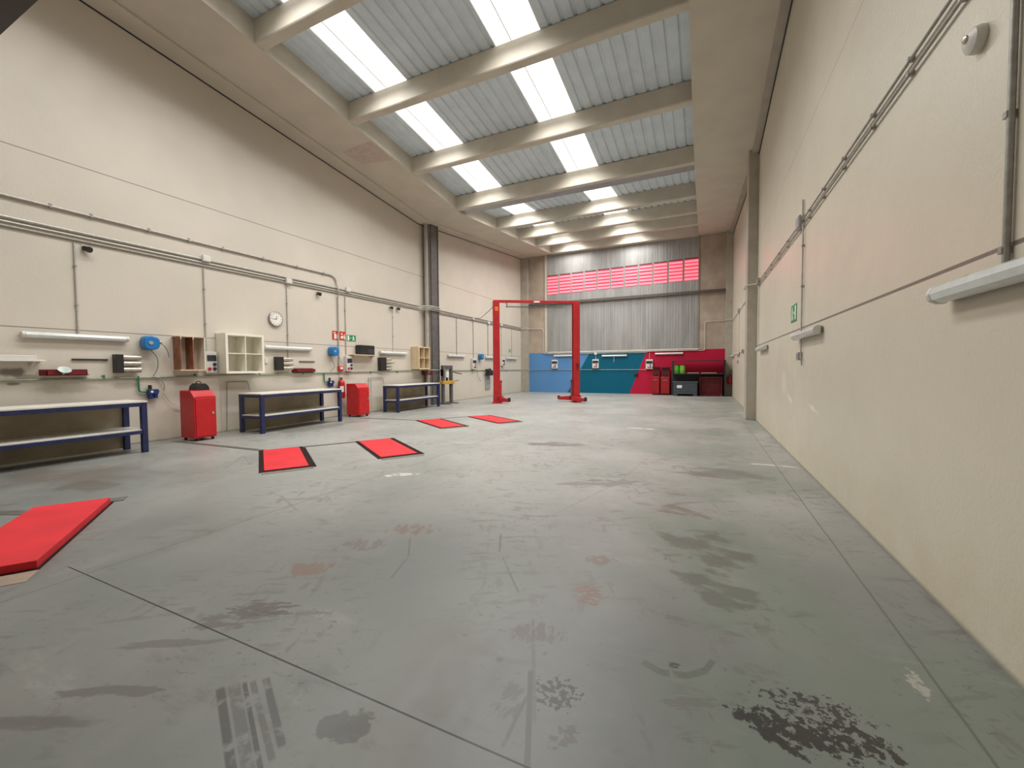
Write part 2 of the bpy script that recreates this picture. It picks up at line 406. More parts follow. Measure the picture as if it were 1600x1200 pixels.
# ------------------------------------------------------------ the shell
struct(MB().box(L-.3, R+.3, Y0-.3, D+.3, -.2, 0).build('floor', m_floor, base=(0, 0, 0)), 'grey green painted concrete workshop floor with tyre scuffs')
struct(MB().box(L-.3, L, Y0-.3, D+.3, 0, 10).build('wall_left', m_wl, base=(0, 0, 0)), 'long cream left wall of precast panels')
struct(MB().box(R, R+.3, Y0-.3, D+.3, 0, 10).build('wall_right', m_wr, base=(0, 0, 0)), 'long cream right wall of precast panels')
struct(MB().box(L, R, Y0-.3, Y0, 0, 10).build('wall_front', m_conc, base=(0, 0, 0)), 'plain wall behind the camera')
# far wall, with a mural of light blue, teal and red under the metal door
k = NT('far_wall_mural'); p = k.xyz()
conc = k.mix(k.ramp(k.noise(1.5, 5, .6), .3, .7), (.36, .29, .235), (.45, .375, .30))
def step(v, t, wdt=.006): return k.ramp(v, t-wdt, t+wdt)
s1 = k.math('SUBTRACT', p[0], k.math('MULTIPLY', k.math('SUBTRACT', p[2], 2.28), .575))   # boundary blue/teal
s2 = k.math('SUBTRACT', p[0], k.math('MULTIPLY', k.math('SUBTRACT', p[2], 2.29), .39))    # boundary teal/red
mural = k.mix(step(s1, -6.32), (.10, .25, .50), (.0015, .105, .18))
mural = k.mix(step(s2, -3.0), mural, (.46, .010, .045))
inm = k.math('MULTIPLY', k.math('MULTIPLY', step(p[0], -10.17), step(k.math('MULTIPLY', p[0], -1), -1.03)), step(k.math('MULTIPLY', p[2], -1), -2.48))
k.set(k.b.inputs['Base Color'], k.mix(inm, conc, mural)); k.b.inputs['Roughness'].default_value = .6; k.b.inputs['Specular IOR Level'].default_value = .2
k.bump(k.noise(20, 3), .1, .004)
struct(MB().box(L, R, D, D+.3, 0, 10).build('wall_far', k.m, base=(0, 0, 0)), 'end wall with a light blue, teal and red painted band')
m_farcol = m_conc
# roof sheets (trapezoid ribs along Y) between the skylight rows, both slopes
SK = [(-7.66, -6.62), (-4.20, -3.14)]
BEAM_N = [.35, 3.05, 5.75, 8.25, 10.83]; BEAM_F = [16.75, 19.2, 21.6, 24.05]
def sheet(x0, x1, y0, y1):
    b = MB(); xs = [(x0, 0)]; x = math.ceil(x0/.27)*.27
    while x+.1 < x1-.02:
        if x > x0+.02: xs += [(x, 0), (x+.03, .035), (x+.07, .035), (x+.10, 0)]
        x += .27
    xs.append((x1, 0)); vs = []
    for y in (y0, y1):
        for t in (0, .02):
            for (xx, h) in xs: vs.append((xx, y, soff(y)+SH+h+t))
    n = len(xs); fs = []
    for i in range(n-1):
        fs += [(i, i+1, 2*n+i+1, 2*n+i), (n+i, 3*n+i, 3*n+i+1, n+i+1)]
    fs += [(0, 2*n, 3*n, n), (n-1, 2*n-1, 4*n-1, 3*n-1)]
    return b.add(vs, fs)
ceil_mb = MB()
for y0, y1 in ((Y0, V), (V, D)):
    xs = [GL-.35]+[v for a in SK for v in a]+[GR+.35]
    for a, b in zip(xs[0::2], xs[1::2]):
        q = sheet(a, b, y0, y1); ceil_mb.add(q.v, q.f)
struct(ceil_mb.build('ceiling', m_sheet, base=(0, 0, 0)), 'corrugated grey metal roof sheets between the beams')
# skylights: one translucent panel per beam bay and row
segs = []
ys = [Y0]+BEAM_N+[13.45]; 
for a, b in zip(ys[:-1], ys[1:]): segs.append((a+(.12 if a > 0 else 0), b+.12))
ys = [14.15]+BEAM_F
for a, b in zip(ys[:-1], ys[1:]): segs.append((a+.12, b+.12))
wi = 1
for (xa, xb) in SK:
    for (a, b) in segs:
        if b < (3 if xa < -6 else 4): continue
        cuts = [a, b]
        q = MB()
        z = lambda y: soff(y)+SH+.03
        q.add([(xa, a, z(a)), (xb, a, z(a)), (xb, b, z(b)), (xa, b, z(b)), (xa, a, z(a)+.03), (xb, a, z(a)+.03), (xb, b, z(b)+.03), (xa, b, z(b)+.03)],
              [(0, 3, 2, 1), (4, 5, 6, 7), (0, 1, 5, 4), (1, 2, 6, 5), (2, 3, 7, 6), (3, 0, 4, 7)])
        o = struct(q.build('window_%d' % wi, m_sky, base=((xa+xb)/2, (a+b)/2, soff((a+b)/2)+SH)), 'bright translucent skylight panel between two roof beams')
        o['group'] = 'skylight panels'
        ld = bpy.data.lights.new('daylight', 'AREA'); ld.shape = 'RECTANGLE'; ld.size = (xb-xa)-.06; ld.size_y = (b-a)-.95
        far = a > V
        ld.energy = DAYLIGHT*ld.size*ld.size_y*(1.2 if far else 1); ld.spread = math.radians(150 if far else SPREAD); ld.color = (1, .985, .955)
        lo_ = bpy.data.objects.new('daylight', ld); C.objects.link(lo_); lo_['kind'] = 'structure'
        ym = (a+b)/2; lo_.location = ((xa+xb)/2, ym, soff(ym)+SH-.01); lo_.rotation_euler = (math.atan(.1 if ym > V else -.1), 0, 0)
        fr = MB()
        xm = xa+(xb-xa)*.36
        for xx, ww in ((xa-.012, .022), (xb+.012, .022), (xm, .008)):
            fr.add([(xx-ww, a, z(a)-.02), (xx+ww, a, z(a)-.02), (xx+ww, b, z(b)-.02), (xx-ww, b, z(b)-.02),
                    (xx-ww, a, z(a)-.001), (xx+ww, a, z(a)-.001), (xx+ww, b, z(b)-.001), (xx-ww, b, z(b)-.001)],
                   [(0, 3, 2, 1), (4, 5, 6, 7), (0, 1, 5, 4), (1, 2, 6, 5), (2, 3, 7, 6), (3, 0, 4, 7)])
        fr.build('panel_frame', m_white, o)
        wi += 1
# girders along both walls, following the valley of the roof
def girder(name, xa, xb, extra, label):
    top = 10
    poly = [(Y0, soff(Y0)), (V, soff(V)), (D, soff(D)), (D, top), (Y0, top)]
    b = MB().prism(poly, 0, xa, xb)
    o = struct(b.build(name, m_soff, base=((xa+xb)/2, V, 7.5)), label)
    return o
girder('trim_1', L, GL, None, 'wide grey soffit girder along the left wall')
girder('trim_2', GR, R, None, 'wide grey soffit girder along the right wall')
def strip(name, xa, xb, drop, mat, label):
    b = MB()
    for y0, y1 in ((Y0, V), (V, D)):
        b.prism([(y0, soff(y0)-drop), (y1, soff(y1)-drop), (y1, soff(y1)+.01), (y0, soff(y0)+.01)], 0, xa, xb)
    return struct(b.build(name, mat, base=((xa+xb)/2, V, 7.4)), label)
strip('trim_3', L, L+.55, .05, m_soff, 'stepped edge of the girder against the left wall')
strip('trim_4', R-.17, R, .12, m_pill, 'stepped edge of the girder against the right wall')
strip('trim_5', L, L+.015, .075, m_black, 'dark open joint at the top of the left wall')
strip('trim_6', R-.02, R, .16, m_black, 'dark open joint at the top of the right wall')
# light painted inner faces of the girders
for nm, xa, xb in (('trim_7', GL, GL+.012), ('trim_8', GR-.012, GR)):
    b = MB()
    for y0, y1 in ((Y0, V), (V, D)):
        b.prism([(y0, soff(y0)+.001), (y1, soff(y1)+.001), (y1, soff(y1)+SH+.02), (y0, soff(y0)+SH+.02)], 0, xa, xb)
    struct(b.build(nm, m_conc, base=((xa+xb)/2, V, 7.5)), 'pale inner face of the roof girder')
# cross beams
n = 9
for ya in BEAM_N+BEAM_F:
    z = soff(ya)
    zt = min(soff(ya), soff(ya+.22))+SH+.01
    if ya == BEAM_F[-1]: b = MB().box(GL, GR, ya, D, z, soff(ya)+SH+.02)
    else: b = MB().prism([(ya+.02, z), (ya+.22, z), (ya+.24, z+.03), (ya+.24, zt), (ya, zt), (ya, z+.03)], 0, GL, GR)
    o = struct(b.build('trim_%d' % n, m_conc, bevel=.008), 'pale concrete roof beam spanning between the girders'); o['group'] = 'roof beams'; n += 1
b = MB().box(GL, GR, 13.42, 13.62, 7.53, 8.02)
struct(b.build('trim_%d' % n, m_conc, bevel=.008), 'pale concrete beam in front of the valley gutter')
n += 1
b = MB().prism([(13.62, 7.60), (14.15, 7.60), (14.15, 7.95), (14.12, 7.95), (14.12, 7.63), (13.62, 7.63)], 0, GL, GR)
struct(b.build('trim_%d' % n, pm('gutter_steel', (.36, .37, .38), .4, .4, .1, 3)), 'grey metal gutter in the roof valley')
n += 1
# pillars
struct(MB().box(L, -10.31, 14.18, 14.66, 0, 7.6).build('trim_%d' % n, m_pill, bevel=.01), 'grey pillar on the left wall at the roof valley'); n += 1
b = MB().box(-10.31, -10.27, 14.165, 14.675, 0, 7.56).box(-10.27, -10.24, 14.64, 14.675, 0, 7.56).box(-10.27, -10.24, 14.165, 14.20, 0, 7.56)
struct(b.build('trim_%d' % n, m_dsteel, bevel=.005), 'dark steel side of the left pillar'); n += 1
b = MB().cyl((-10.44, 14.085, 0), (-10.44, 14.085, 7.5), .085, 24)
struct(b.build('trim_%d' % n, m_pvc, smooth=True), 'round grey downpipe in front of the left pillar'); n += 1
struct(MB().box(1.1, R, 13.4, 13.95, 0, 7.56).build('trim_%d' % n, m_pill, bevel=.01), 'grey pillar on the right wall'); n += 1
struct(MB().box(L, -10.16, D-.3, D, 0, 8.6).build('trim_%d' % n, m_pill, bevel=.01), 'corner pillar on the left of the far wall'); n += 1
struct(MB().box(1.03, R, D-.3, D, 0, 8.6).build('trim_%d' % n, m_pill, bevel=.01), 'corner pillar on the right of the far wall'); n += 1
struct(MB().box(-9.08, -8.93, D-.06, D, 2.5, 8.6).build('trim_%d' % n, m_conc, bevel=.005), 'jamb strip left of the metal door'); n += 1
# patch of bare render on the left soffit
b = MB().add([(-9.75, 9.15, soff(9.15)-.004), (-9.7, 9.85, soff(9.85)-.004), (-8.65, 10.05, soff(10.05)-.004), (-8.6, 9.1, soff(9.1)-.004),
              (-9.75, 9.15, soff(9.15)+.01), (-9.7, 9.85, soff(9.85)+.01), (-8.65, 10.05, soff(10.05)+.01), (-8.6, 9.1, soff(9.1)+.01)],
             [(0, 1, 2, 3), (4, 7, 6, 5), (0, 4, 5, 1), (1, 5, 6, 2), (2, 6, 7, 3), (3, 7, 4, 0)])
struct(b.build('trim_%d' % n, pm('bare_pink_render', (.52, .42, .36), .6)), 'paler patch on the left girder soffit'); n += 1
# roller shutter housing above the camera
b = MB().box(L, R, .85, 1.31, 4.11, 4.65)
o = struct(b.build('door_2', pm('dark_shutter_steel', (.06, .05, .045), .5), bevel=.004), 'dark roller shutter housing high across the front of the hall')

# ---- big metal door in the far wall
dx0, dx1, dz0, dz1 = -8.93, -.24, 2.54, 8.57
np_ = 11; pw = (dx1-dx0)/np_
k = NT('galvanised_door_sheet'); 
c = k.mix(k.ramp(k.noise(1.2, 4, .6, stretch=(1, 1, .25)), .3, .7), (.25, .25, .245), (.34, .335, .32))
c = k.mix(k.math('MULTIPLY', k.ramp(k.noise(7, 3, .6, stretch=(1, 1, .03)), .4, .7), .3), c, (.48, .48, .46))
k.set(k.b.inputs['Base Color'], c); k.b.inputs['Metallic'].default_value = .1; k.b.inputs['Roughness'].default_value = .5
m_door = k.m
door = struct(MB().box(dx0, dx1, D-.03, D, dz0, dz1).build('door_1', m_door, base=((dx0+dx1)/2, D-.03, dz0)), 'tall galvanised metal door with a strip of red louvred windows')
wz0, wz1 = 6.1, 7.24
m_slat = emit('red_translucent_slat', (1, .19, .25), LOUVRE)
m_slatd = emit('red_translucent_slat_shaded', (.8, .05, .08), LOUVRE*.55)
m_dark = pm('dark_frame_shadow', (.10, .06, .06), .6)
for i in range(np_):
    a = dx0+i*pw+.012; b_ = a+pw-.03
    zt = wz0+1.13+.016*(i*.8); zb = wz0+.012*i
    q = MB()
    for z0, z1 in ((dz0+.01, zb), (zt+.06, dz1-.01)):
        nrib = 5; q.box(a, b_, D-.045, D-.028, z0, z1)
        for j in range(nrib):
            xx = a+(b_-a)*(j+.5)/nrib; q.box(xx-.012, xx+.012, D-.055, D-.04, z0, z1)
    q.box(a, a+.035, D-.045, D-.028, zb, zt+.06).box(b_-.035, b_, D-.045, D-.028, zb, zt+.06)
    q.build('door_panel', m_door, door)
    wn = MB().box(a+.035, b_-.035, D-.038, D-.028, zb, zt).build('louvre_window', m_slatd, door)
    MB().box(a+.035, b_-.035, D-.06, D-.03, zt, zt+.06).build('window_head', m_dark, wn)
    q = MB(); ns = 6; h = (zt-zb)/ns
    for j in range(ns):
        z0 = zb+h*j+.02+random.uniform(-.008, .008); z1 = z0+h*.62
        q.add([(a+.04, D-.075, z0), (b_-.04, D-.075, z0), (b_-.04, D-.045, z1), (a+.04, D-.045, z1), (a+.04, D-.07, z0-.004), (b_-.04, D-.07, z0-.004), (b_-.04, D-.04, z1-.004), (a+.04, D-.04, z1-.004)],
              [(0, 1, 2, 3), (7, 6, 5, 4), (0, 4, 5, 1), (3, 2, 6, 7), (0, 3, 7, 4), (1, 5, 6, 2)])
    q.build('louvre_slats', m_slat, wn)
# dark guide rail across the door
tag(MB().box(-10.1, 1.02, D-.17, D-.05, 5.48, 5.62).box(-10.1, 1.02, D-.2, D-.17, 5.47, 5.50).build('guide_rail', pm('rail_steel', (.12, .10, .09), .5, .3), bevel=.004),
    'long dark horizontal steel rail across the far metal door under the red louvres', 'rail')
tag(MB().box(-8.9, -.2, D-.06, D-.03, 2.49, 2.535).build('door_sill', m_white, bevel=.003), 'thin white sill strip under the far metal door', 'sill')

# ------------------------------------------------------------ fluorescent lamps
def lamp(name, length, label, group):      # along +Y, wall on the -X side
    t = thing(name, (0, 0, 0), label, 'light', group)
    MB().box(0, .055, -length/2+.03, length/2-.03, -.045, .045).build('housing', m_gplast, t, bevel=.008)
    prof = [(.05, -.055), (.075, -.052), (.105, -.035), (.118, 0), (.105, .035), (.075, .052), (.05, .055)]
    b = MB(); b.prism(prof, 1, -length/2+.05, length/2-.05); b.build('diffuser', m_diff, t, smooth=True)
    for s in (-1, 1):
        prof2 = [(.03, -.058), (.075, -.056), (.108, -.038), (.122, 0), (.108, .038), (.075, .056), (.03, .058)]
        y0 = s*(length/2-.05); b = MB(); b.prism(prof2, 1, min(y0, s*length/2), max(y0, s*length/2)); b.build('end_cap', m_plastic, t, bevel=.01)
    for yy in (-length*.3, length*.3): MB().box(-.001, .06, yy-.02, yy+.02, .045, .06).build('mounting_clip', m_dcond, t)
    return t
GL_ = 'fluorescent lamps along the walls'
lampA = lamp('fluorescent_lamp', 1.45, 'long clear fluorescent batten above the nearest bench on the left wall', GL_)
lampA.location = (L, 3.57, 2.15)
for y, lab in ((7.86, 'fluorescent batten half behind the white cubby shelf, under the wall clock'), (12.18, 'fluorescent batten left of the birch cubby on the left wall'),
               (16.52, 'fluorescent batten between the dark left pillar and the red lift column'), (20.1, 'fluorescent batten beside the farthest blue hose reel, cut by the lift column'),
               (22.68, 'small-looking farthest fluorescent batten on the left wall, seen through the red lift')):
    dup(lampA, (L, y, 2.12), 0, lab)
for y, z, lab in ((2.66, 1.93, 'big close fluorescent batten at the right edge of the view on the right wall'), (7.0, 1.965, 'fluorescent batten on the right wall with a switch hanging below it'),
               (11.8, 1.96, 'fluorescent batten on the right wall just in front of the grey pillar'), (19.9, 2.07, 'tiny fluorescent batten on the right wall beyond the grey pillar, above a small switch'),
               (23.3, 2.07, 'tiny fluorescent batten at the far end of the right wall')):
    dup(lampA, (R, y, z), PI, lab)
for x, z, lab in ((-7.75, 2.28, 'fluorescent batten on the light blue part of the far wall'), (-4.75, 2.22, 'fluorescent batten on the teal part of the far wall'),
               (-1.75, 2.28, 'fluorescent batten on the red part of the far wall')):
    dup(lampA, (x, D, z), -PI/2, lab)

# ------------------------------------------------------------ conduits on the left wall
xw = L+.035
def leftrun(z, r, mat, label, y0=Y0+.02, x=L+.03, y1=13.72):
    jog = [(x, y0, z), (x, 13.75, z), (-10.32, 13.97, z), (-10.21, 14.1, z), (-10.21, 14.70, z), (x, 14.98, z), (x, D-.34, z)]
    t = tag(MB().tube(jog, r, 10).build('conduit', mat, smooth=True), label, 'pipe', 'long conduits along the left wall')
    return t
leftrun(4.10, .026, m_tray, 'thick grey conduit, topmost of the bundle running the whole left wall')
leftrun(4.025, .017, m_lcond, 'middle pale conduit of the bundle running the whole left wall', x=L+.022)
leftrun(3.95, .019, m_dcond, 'lowest darker conduit of the bundle running the whole left wall', x=L+.022)
b = MB().tube([(xw, Y0+.02, 4.45), (xw, 9.35, 4.47)]+arc((xw, 9.35, 4.22), .25, PI/2, 0, (0, 1, 0), (0, 0, 1))[1:]+[(xw+.055, 9.60, 4.17), (xw+.055, 9.61, 3.88), (xw, 9.62, 3.8), (xw, 9.62, 2.4), (xw, 9.62, 1.63)], .021, 10)
cnd = b.build('conduit', m_tray, smooth=True)
tag(cnd, 'grey conduit above the bundle, bending down past the fire signs to a red box', 'pipe')
for y in (2.2, 3.28, 3.82, 4.72, 5.46, 6.19, 7.2, 8.2, 9.1): MB().box(L, L+.06, y-.018, y+.018, 4.43, 4.5).build('pipe_clip', m_dcond, cnd)
def vdrop(X, y, z1, z0, r, mat, label, side=1, group='vertical cable drops'):
    x = X+side*(r+.006)
    o = tag(MB().cyl((x, y, z0), (x, y, z1), r, 10).build('conduit', mat, smooth=True), label, 'pipe', group)
    for zz in (z0+(z1-z0)*.33, z0+(z1-z0)*.75): MB().box(min(X, X+side*(2*r+.014)), max(X, X+side*(2*r+.014)), y-r*1.7, y+r*1.7, zz-.008, zz+.008).build('pipe_clip', m_dcond, o)
    return o
for y, z1, z0, lab, mt in ((3.57, 3.9, 2.17, 'vertical conduit dropping to the nearest lamp on the left wall', m_tray),
        (5.75, 3.9, 1.96, 'vertical conduit dropping to the socket box beside the white cubby', m_tray),
        (7.86, 3.9, 1.80, 'vertical conduit dropping right of the wall clock', m_tray),
        (9.93, 3.9, 1.99, 'vertical conduit dropping behind the green exit sign to a socket box', m_tray),
        (12.2, 3.9, 2.17, 'vertical conduit dropping to the lamp left of the birch cubby', m_lcond),
        (16.6, 3.9, 2.17, 'vertical conduit dropping to the lamp just beyond the left pillar', m_dcond),
        (18.15, 3.9, 2.05, 'vertical conduit dropping to the socket box left of the farthest hose reel', m_dcond),
        (19.72, 3.9, 2.15, 'vertical conduit dropping to the lamp beside the lift column', m_dcond),
        (21.35, 3.9, 2.07, 'vertical conduit dropping to the socket box seen just right of the left lift column', m_tray),
        (22.77, 3.9, 2.14, 'farthest thin vertical conduit dropping to a lamp on the left wall', m_tray)):
    vdrop(L, y, z1, z0, .014, mt, lab)
def jbox(X, y, z, s, label, side=1, name='junction_box', mat=None):
    a, b = sorted((X, X+side*.07))
    o = tag(MB().box(a, b, y-s, y+s, z-s*.85, z+s*.85).build(name, mat or m_plastic, bevel=.008), label, 'junction box', 'junction boxes on the conduits')
    c, d = sorted((X+side*.069, X+side*.077)); MB().box(c, d, y-s*.85, y+s*.85, z-s*.7, z+s*.7).build('lid', mat or m_plastic, o, bevel=.003)
    return o
for y, z, lab in ((5.79, 4.12, 'pale junction box above the white cubby on the conduit bundle'), (7.9, 4.0, 'pale junction box above the clock on the conduit bundle'),
               (10.02, 4.12, 'pale junction box above the fire signs on the conduit bundle'), (18.1, 4.05, 'pale junction box in the far bay left of the lift column'),
               (19.75, 3.99, 'pale junction box just left of the lift column in the far bay'), (21.3, 4.02, 'pale junction box just right of the left lift column')):
    jbox(L+.03, y, z, .085, lab)
def spot(y, z, lab, n=1):
    t = thing('security_camera', (L, y, z), lab, 'camera', 'small dark devices under the conduit bundle')
    MB().box(L, L+.05, y-.03, y+.03, z-.03, z+.05).build('bracket', m_plastic, t, bevel=.004)
    MB().cyl((L+.03, y+.0, z), (L+.11, y+.05, z-.03), .045, 14).cyl((L+.09, y+.04, z-.025), (L+.12, y+.055, z-.035), .055, 14).build('camera_head', m_black, t, smooth=True)
spot(3.70, 3.83, 'small dark camera under the conduits at the left above the nearest lamp')
spot(8.86, 3.82, 'small dark camera under the conduits between the clock and the fire signs')
spot(12.05, 3.82, 'left one of two small dark cameras left of the pillar'); spot(12.43, 3.83, 'right one of two small dark cameras left of the pillar')
# compressed-air pipe
b = MB().tube([(L+.03, Y0+.05, 1.35), (L+.03, 4.3, 1.37), (L+.03, 13.75, 1.47), (-10.32, 13.98, 1.47), (-10.21, 14.1, 1.47), (-10.21, 14.70, 1.46), (L+.03, 14.98, 1.44), (L+.03, D-.37, 1.42), (-10.1, D-.34, 1.42), (-10.05, D-.06, 1.42), (-9.9, D-.03, 1.42), (-2.95, D-.03, 1.39)], .017, 8)
ap = tag(b.build('air_pipe', m_airp, smooth=True), 'thin pale green compressed air pipe along the left wall and over the mural', 'pipe')
for y in (2.4, 3.9, 5.5, 7, 8.3, 9.6, 11, 12.4, 16, 18, 20, 22): MB().box(L, L+.055, y-.015, y+.015, 1.365 if y < 5 else 1.38, 1.43).build('pipe_clip', m_gpipe, ap)

# ------------------------------------------------------------ workbenches
m_back = pm('dark_olive_backing', (.36, .31, .225), .7, 0, .2, 2, spec=.2)
def bench(xf, yc, length, depth, h, rz, label):
    t = thing('workbench', (0, 0, 0), label, 'workbench', 'blue steel workbenches along the left wall')
    ln, d = length/2, depth/2
    MB().box(-d-.005, d+.005, -ln-.005, ln+.005, h-.03, h).build('worktop', m_top, t, bevel=.004)
    fr = MB()
    for x in (-d, d-.04): fr.box(x, x+.04, -ln+.07, ln-.07, h-.10, h-.03).box(x, x+.04, -ln+.07, ln-.07, .35, .41)
    for y in (-ln, ln-.04): fr.box(-d+.07, d-.07, y, y+.04, h-.10, h-.03).box(-d+.07, d-.07, y, y+.04, .35, .41)
    fr.build('frame', m_blue, t, bevel=.004)
    for sx in (-1, 1):
        for sy in (-1, 1):
            x0, x1 = sorted((sx*d, sx*(d-.08))); y0, y1 = sorted((sy*ln, sy*(ln-.09)))
            MB().box(x0, x1, y0, y1, 0, h-.03).build('leg', m_blue, t, bevel=.006)
    MB().box(-d+.02, d-.02, -ln+.02, ln-.02, .41, .435).build('lower_shelf', m_top, t, bevel=.003)
    MB().box(-d+.012, -d+.022, -ln+.05, ln-.05, .03, h-.04).build('dark_backing', m_back, t)  # backing added to make the area under the worktop dark
    t.location = (xf-d, yc, 0); t.rotation_euler = (0, 0, rz)
    return t
bench(-9.35, 2.76, 2.55, .74, .955, 0, 'blue steel workbench nearest the camera, cut by the left edge')
bench(-9.48, 7.47, 2.5, .78, .955, math.radians(3), 'middle blue steel workbench between the two red cabinets')
bench(-9.60, 12.47, 2.55, .66, .955, math.radians(1), 'farthest blue steel workbench, in front of the left pillar')

# ------------------------------------------------------------ red control cabinets
def cabinet(xc, yc, w_, d_, h, label, handle=True):
    t = thing('control_cabinet', (xc, yc, 0), label, 'cabinet', 'red cabinets against the left wall')
    x0, x1, y0, y1 = xc-d_/2, xc+d_/2, yc-w_/2, yc+w_/2
    MB().prism([(x0, .06), (x1, .06), (x1, h-.13), (x1-.12, h), (x0, h)], 1, y0, y1).build('body', m_red, t, bevel=.012)
    dr = MB().box(x1-.002, x1+.014, y0+.03, y1-.03, .10, h-.17).build('door', m_red, t, bevel=.005)
    MB().box(x1+.012, x1+.03, y1-.10, y1-.06, h*.52, h*.52+.05).build('lock', m_chrome, dr, bevel=.003)
    MB().prism([(x1-.10, h-.05), (x1-.012, h-.13), (x1+.0, h-.125), (x1-.09, h-.035)], 1, y0+.06, y1-.06).build('control_panel', m_red, t, bevel=.003)
    for sx in (x0+.06, x1-.06):
        for sy in (y0+.06, y1-.06):
            MB().cyl((sx, sy-.018, .032), (sx, sy+.018, .032), .032, 12).build('caster', m_black, t)
    return t
cabinet(-10.0, 5.22, .44, .52, 1.08, 'nearer red steel control cabinet with a black case on top')
c2 = cabinet(-10.1, 9.90, .48, .5, 1.06, 'farther red steel cabinet with sloped top, beside a fire extinguisher')
t = thing('battery_charger', (-10.02, 5.24, 1.08), 'black plastic case lying on the nearer red cabinet', 'device')
MB().prism([(5.12, 1.08), (5.40, 1.08), (5.38, 1.17), (5.32, 1.23), (5.20, 1.23), (5.14, 1.17)], 0, -10.16, -9.88).build('case', m_black, t, bevel=.01)
MB().tube(arc((-10.02, 5.25, 1.225), .05, 0, PI, (0, 1, 0), (0, 0, 1)), .01, 8).build('handle', m_black, t, smooth=True)

# ------------------------------------------------------------ fire extinguishers
def extinguisher(x, y, z, r, h, label, side):
    t = thing('fire_extinguisher', (x, y, z), label, 'fire extinguisher')
    MB().lathe([(r*.9, 0), (r, .02), (r, h*.74), (r*.85, h*.82), (r*.3, h*.88), (r*.28, h*.92)], (x, y, z), n=20).build('cylinder', m_red, t, smooth=True)
    MB().box(x-.025, x+.025, y-.03, y+.03, z+h*.92, z+h*.96).box(x-.012, x+.012, y-.10, y+.03, z+h*.97, z+h).build('valve', m_black, t, bevel=.004)
    MB().tube(smooth_path([(x, y-.03, z+h*.95), (x+side*.03, y-r*1.2, z+h*.85), (x+side*.05, y-r*1.25, z+h*.5), (x+side*.05, y-r*1.1, z+h*.25)]), .012, 8).build('hose', m_black, t, smooth=True)
    b = MB(); a0 = -PI/4 if side > 0 else PI*3/4
    pts = [(x+math.cos(a)*(r+.002), y+math.sin(a)*(r+.002)) for a in [a0-.7+1.4*i/8 for i in range(9)]]
    vs = [(a, c_, z+h*.3) for a, c_ in pts]+[(a, c_, z+h*.58) for a, c_ in pts]
    b.add(vs, [(i, i+1, 10+i, 9+i) for i in range(8)]); b.build('label_sticker', m_paper, t)
    MB().box(min(x, x-side*(r+.02)), max(x, x-side*(r+.02)), y-.03, y+.03, z+h*.6, z+h*.66).build('wall_bracket', m_black, t)
    return t
extinguisher(L+.14, 9.60, .60, .105, .66, 'red fire extinguisher on the left wall beside the farther red cabinet', 1)
extinguisher(R-.12, 24.02, .62, .09, .48, 'small red fire extinguisher at the far right corner beside the shelving', -1)

# ------------------------------------------------------------ hose reels
def reel(y, z, label, s=1.0):
    t = thing('hose_reel', (L, y, z), label, 'hose reel', 'blue air hose reels on the left wall')
    x = L+.10
    MB().box(L, L+.03, y-.09*s, y+.09*s, z-.13*s, z+.13*s).build('wall_bracket', m_dsteel, t, bevel=.004)
    prof = []
    for i in range(20):
        a = 2*PI*i/20; ca, sa = math.cos(a), math.sin(a); q_ = (abs(ca)**3.2+abs(sa)**3.2)**(-1/3.2); prof.append((y+ca*q_*.14*s, z+sa*q_*.15*s*(1 if ca < .2 else .92)))
    MB().prism(prof, 0, L+.03, L+.23*s).build('case', m_reel, t, bevel=.03)
    MB().cyl((L+.225*s, y-.03, z), (L+.245*s, y-.03, z), .04*s, 20).build('hub_badge', m_gplast, t, bevel=.004)
    MB().cyl((L+.12, y+.14*s, z+.02), (L+.12, y+.21*s, z+.03), .028, 12).build('outlet', m_dcond, t)
    return t
reel(4.62, 2.09, 'nearest blue hose reel, beside the brown wall shelf')
reel(9.33, 2.08, 'middle blue hose reel, below the fire signs')
reel(18.77, 2.13, 'farthest small blue hose reel, left of the lift column')
def hose(pts, r, label, mat=None, cat='hose'):
    return tag(MB().tube(smooth_path(pts), r, 8).build('air_hose', mat or m_hose, smooth=True), label, cat)
hose([(L+.12, 4.77, 2.1), (L+.13, 4.86, 2.05), (L+.12, 4.93, 1.93), (L+.11, 4.96, 1.80)], .008, 'short grey hose end hanging right of the nearest blue reel')
hose([(L+.12, 4.64, 1.93), (L+.1, 4.74, 1.8), (L+.09, 4.76, 1.6), (L+.06, 4.70, 1.42), (L+.05, 4.68, 1.39)], .008, 'grey hose curving from the nearest blue reel down to the air pipe')
hose([(L+.05, 4.66, 1.38), (L+.05, 4.78, 1.36), (L+.05, 4.88, 1.2), (L+.05, 4.86, 1.07)], .011, 'thick dark hose loop beside the nearest air regulator', m_dcond)
hose([(L+.04, 4.86, 1.03), (L+.04, 5.0, .8), (L+.04, 5.2, .68), (L+.04, 5.3, .66)], .005, 'thin cord sagging from the air regulator towards the nearer red cabinet', m_gplast)
hose([(L+.12, 9.43, 2.1), (L+.13, 9.52, 1.95), (L+.12, 9.62, 1.78), (L+.05, 9.72, 1.70)], .009, 'grey hose from the middle blue reel to the socket box', m_gplast)
hose([(L+.12, 9.22, 1.93), (L+.10, 9.32, 1.75), (L+.08, 9.40, 1.6), (L+.05, 9.25, 1.45)], .007, 'thin hose bending below the middle blue reel')
hose([(L+.12, 18.42, 2.0), (L+.08, 18.38, 1.6), (L+.07, 18.55, 1.1), (L+.06, 18.85, .85)], .012, 'thin dark hose hanging from the farthest blue reel', m_gplast)
hose([(L+.12, 9.64, 1.42), (L+.05, 9.60, 1.3), (L+.05, 9.63, 1.1), (L+.05, 9.60, 1.0)], .008, 'dark cord between the red box and the wall extinguisher', m_dcond)

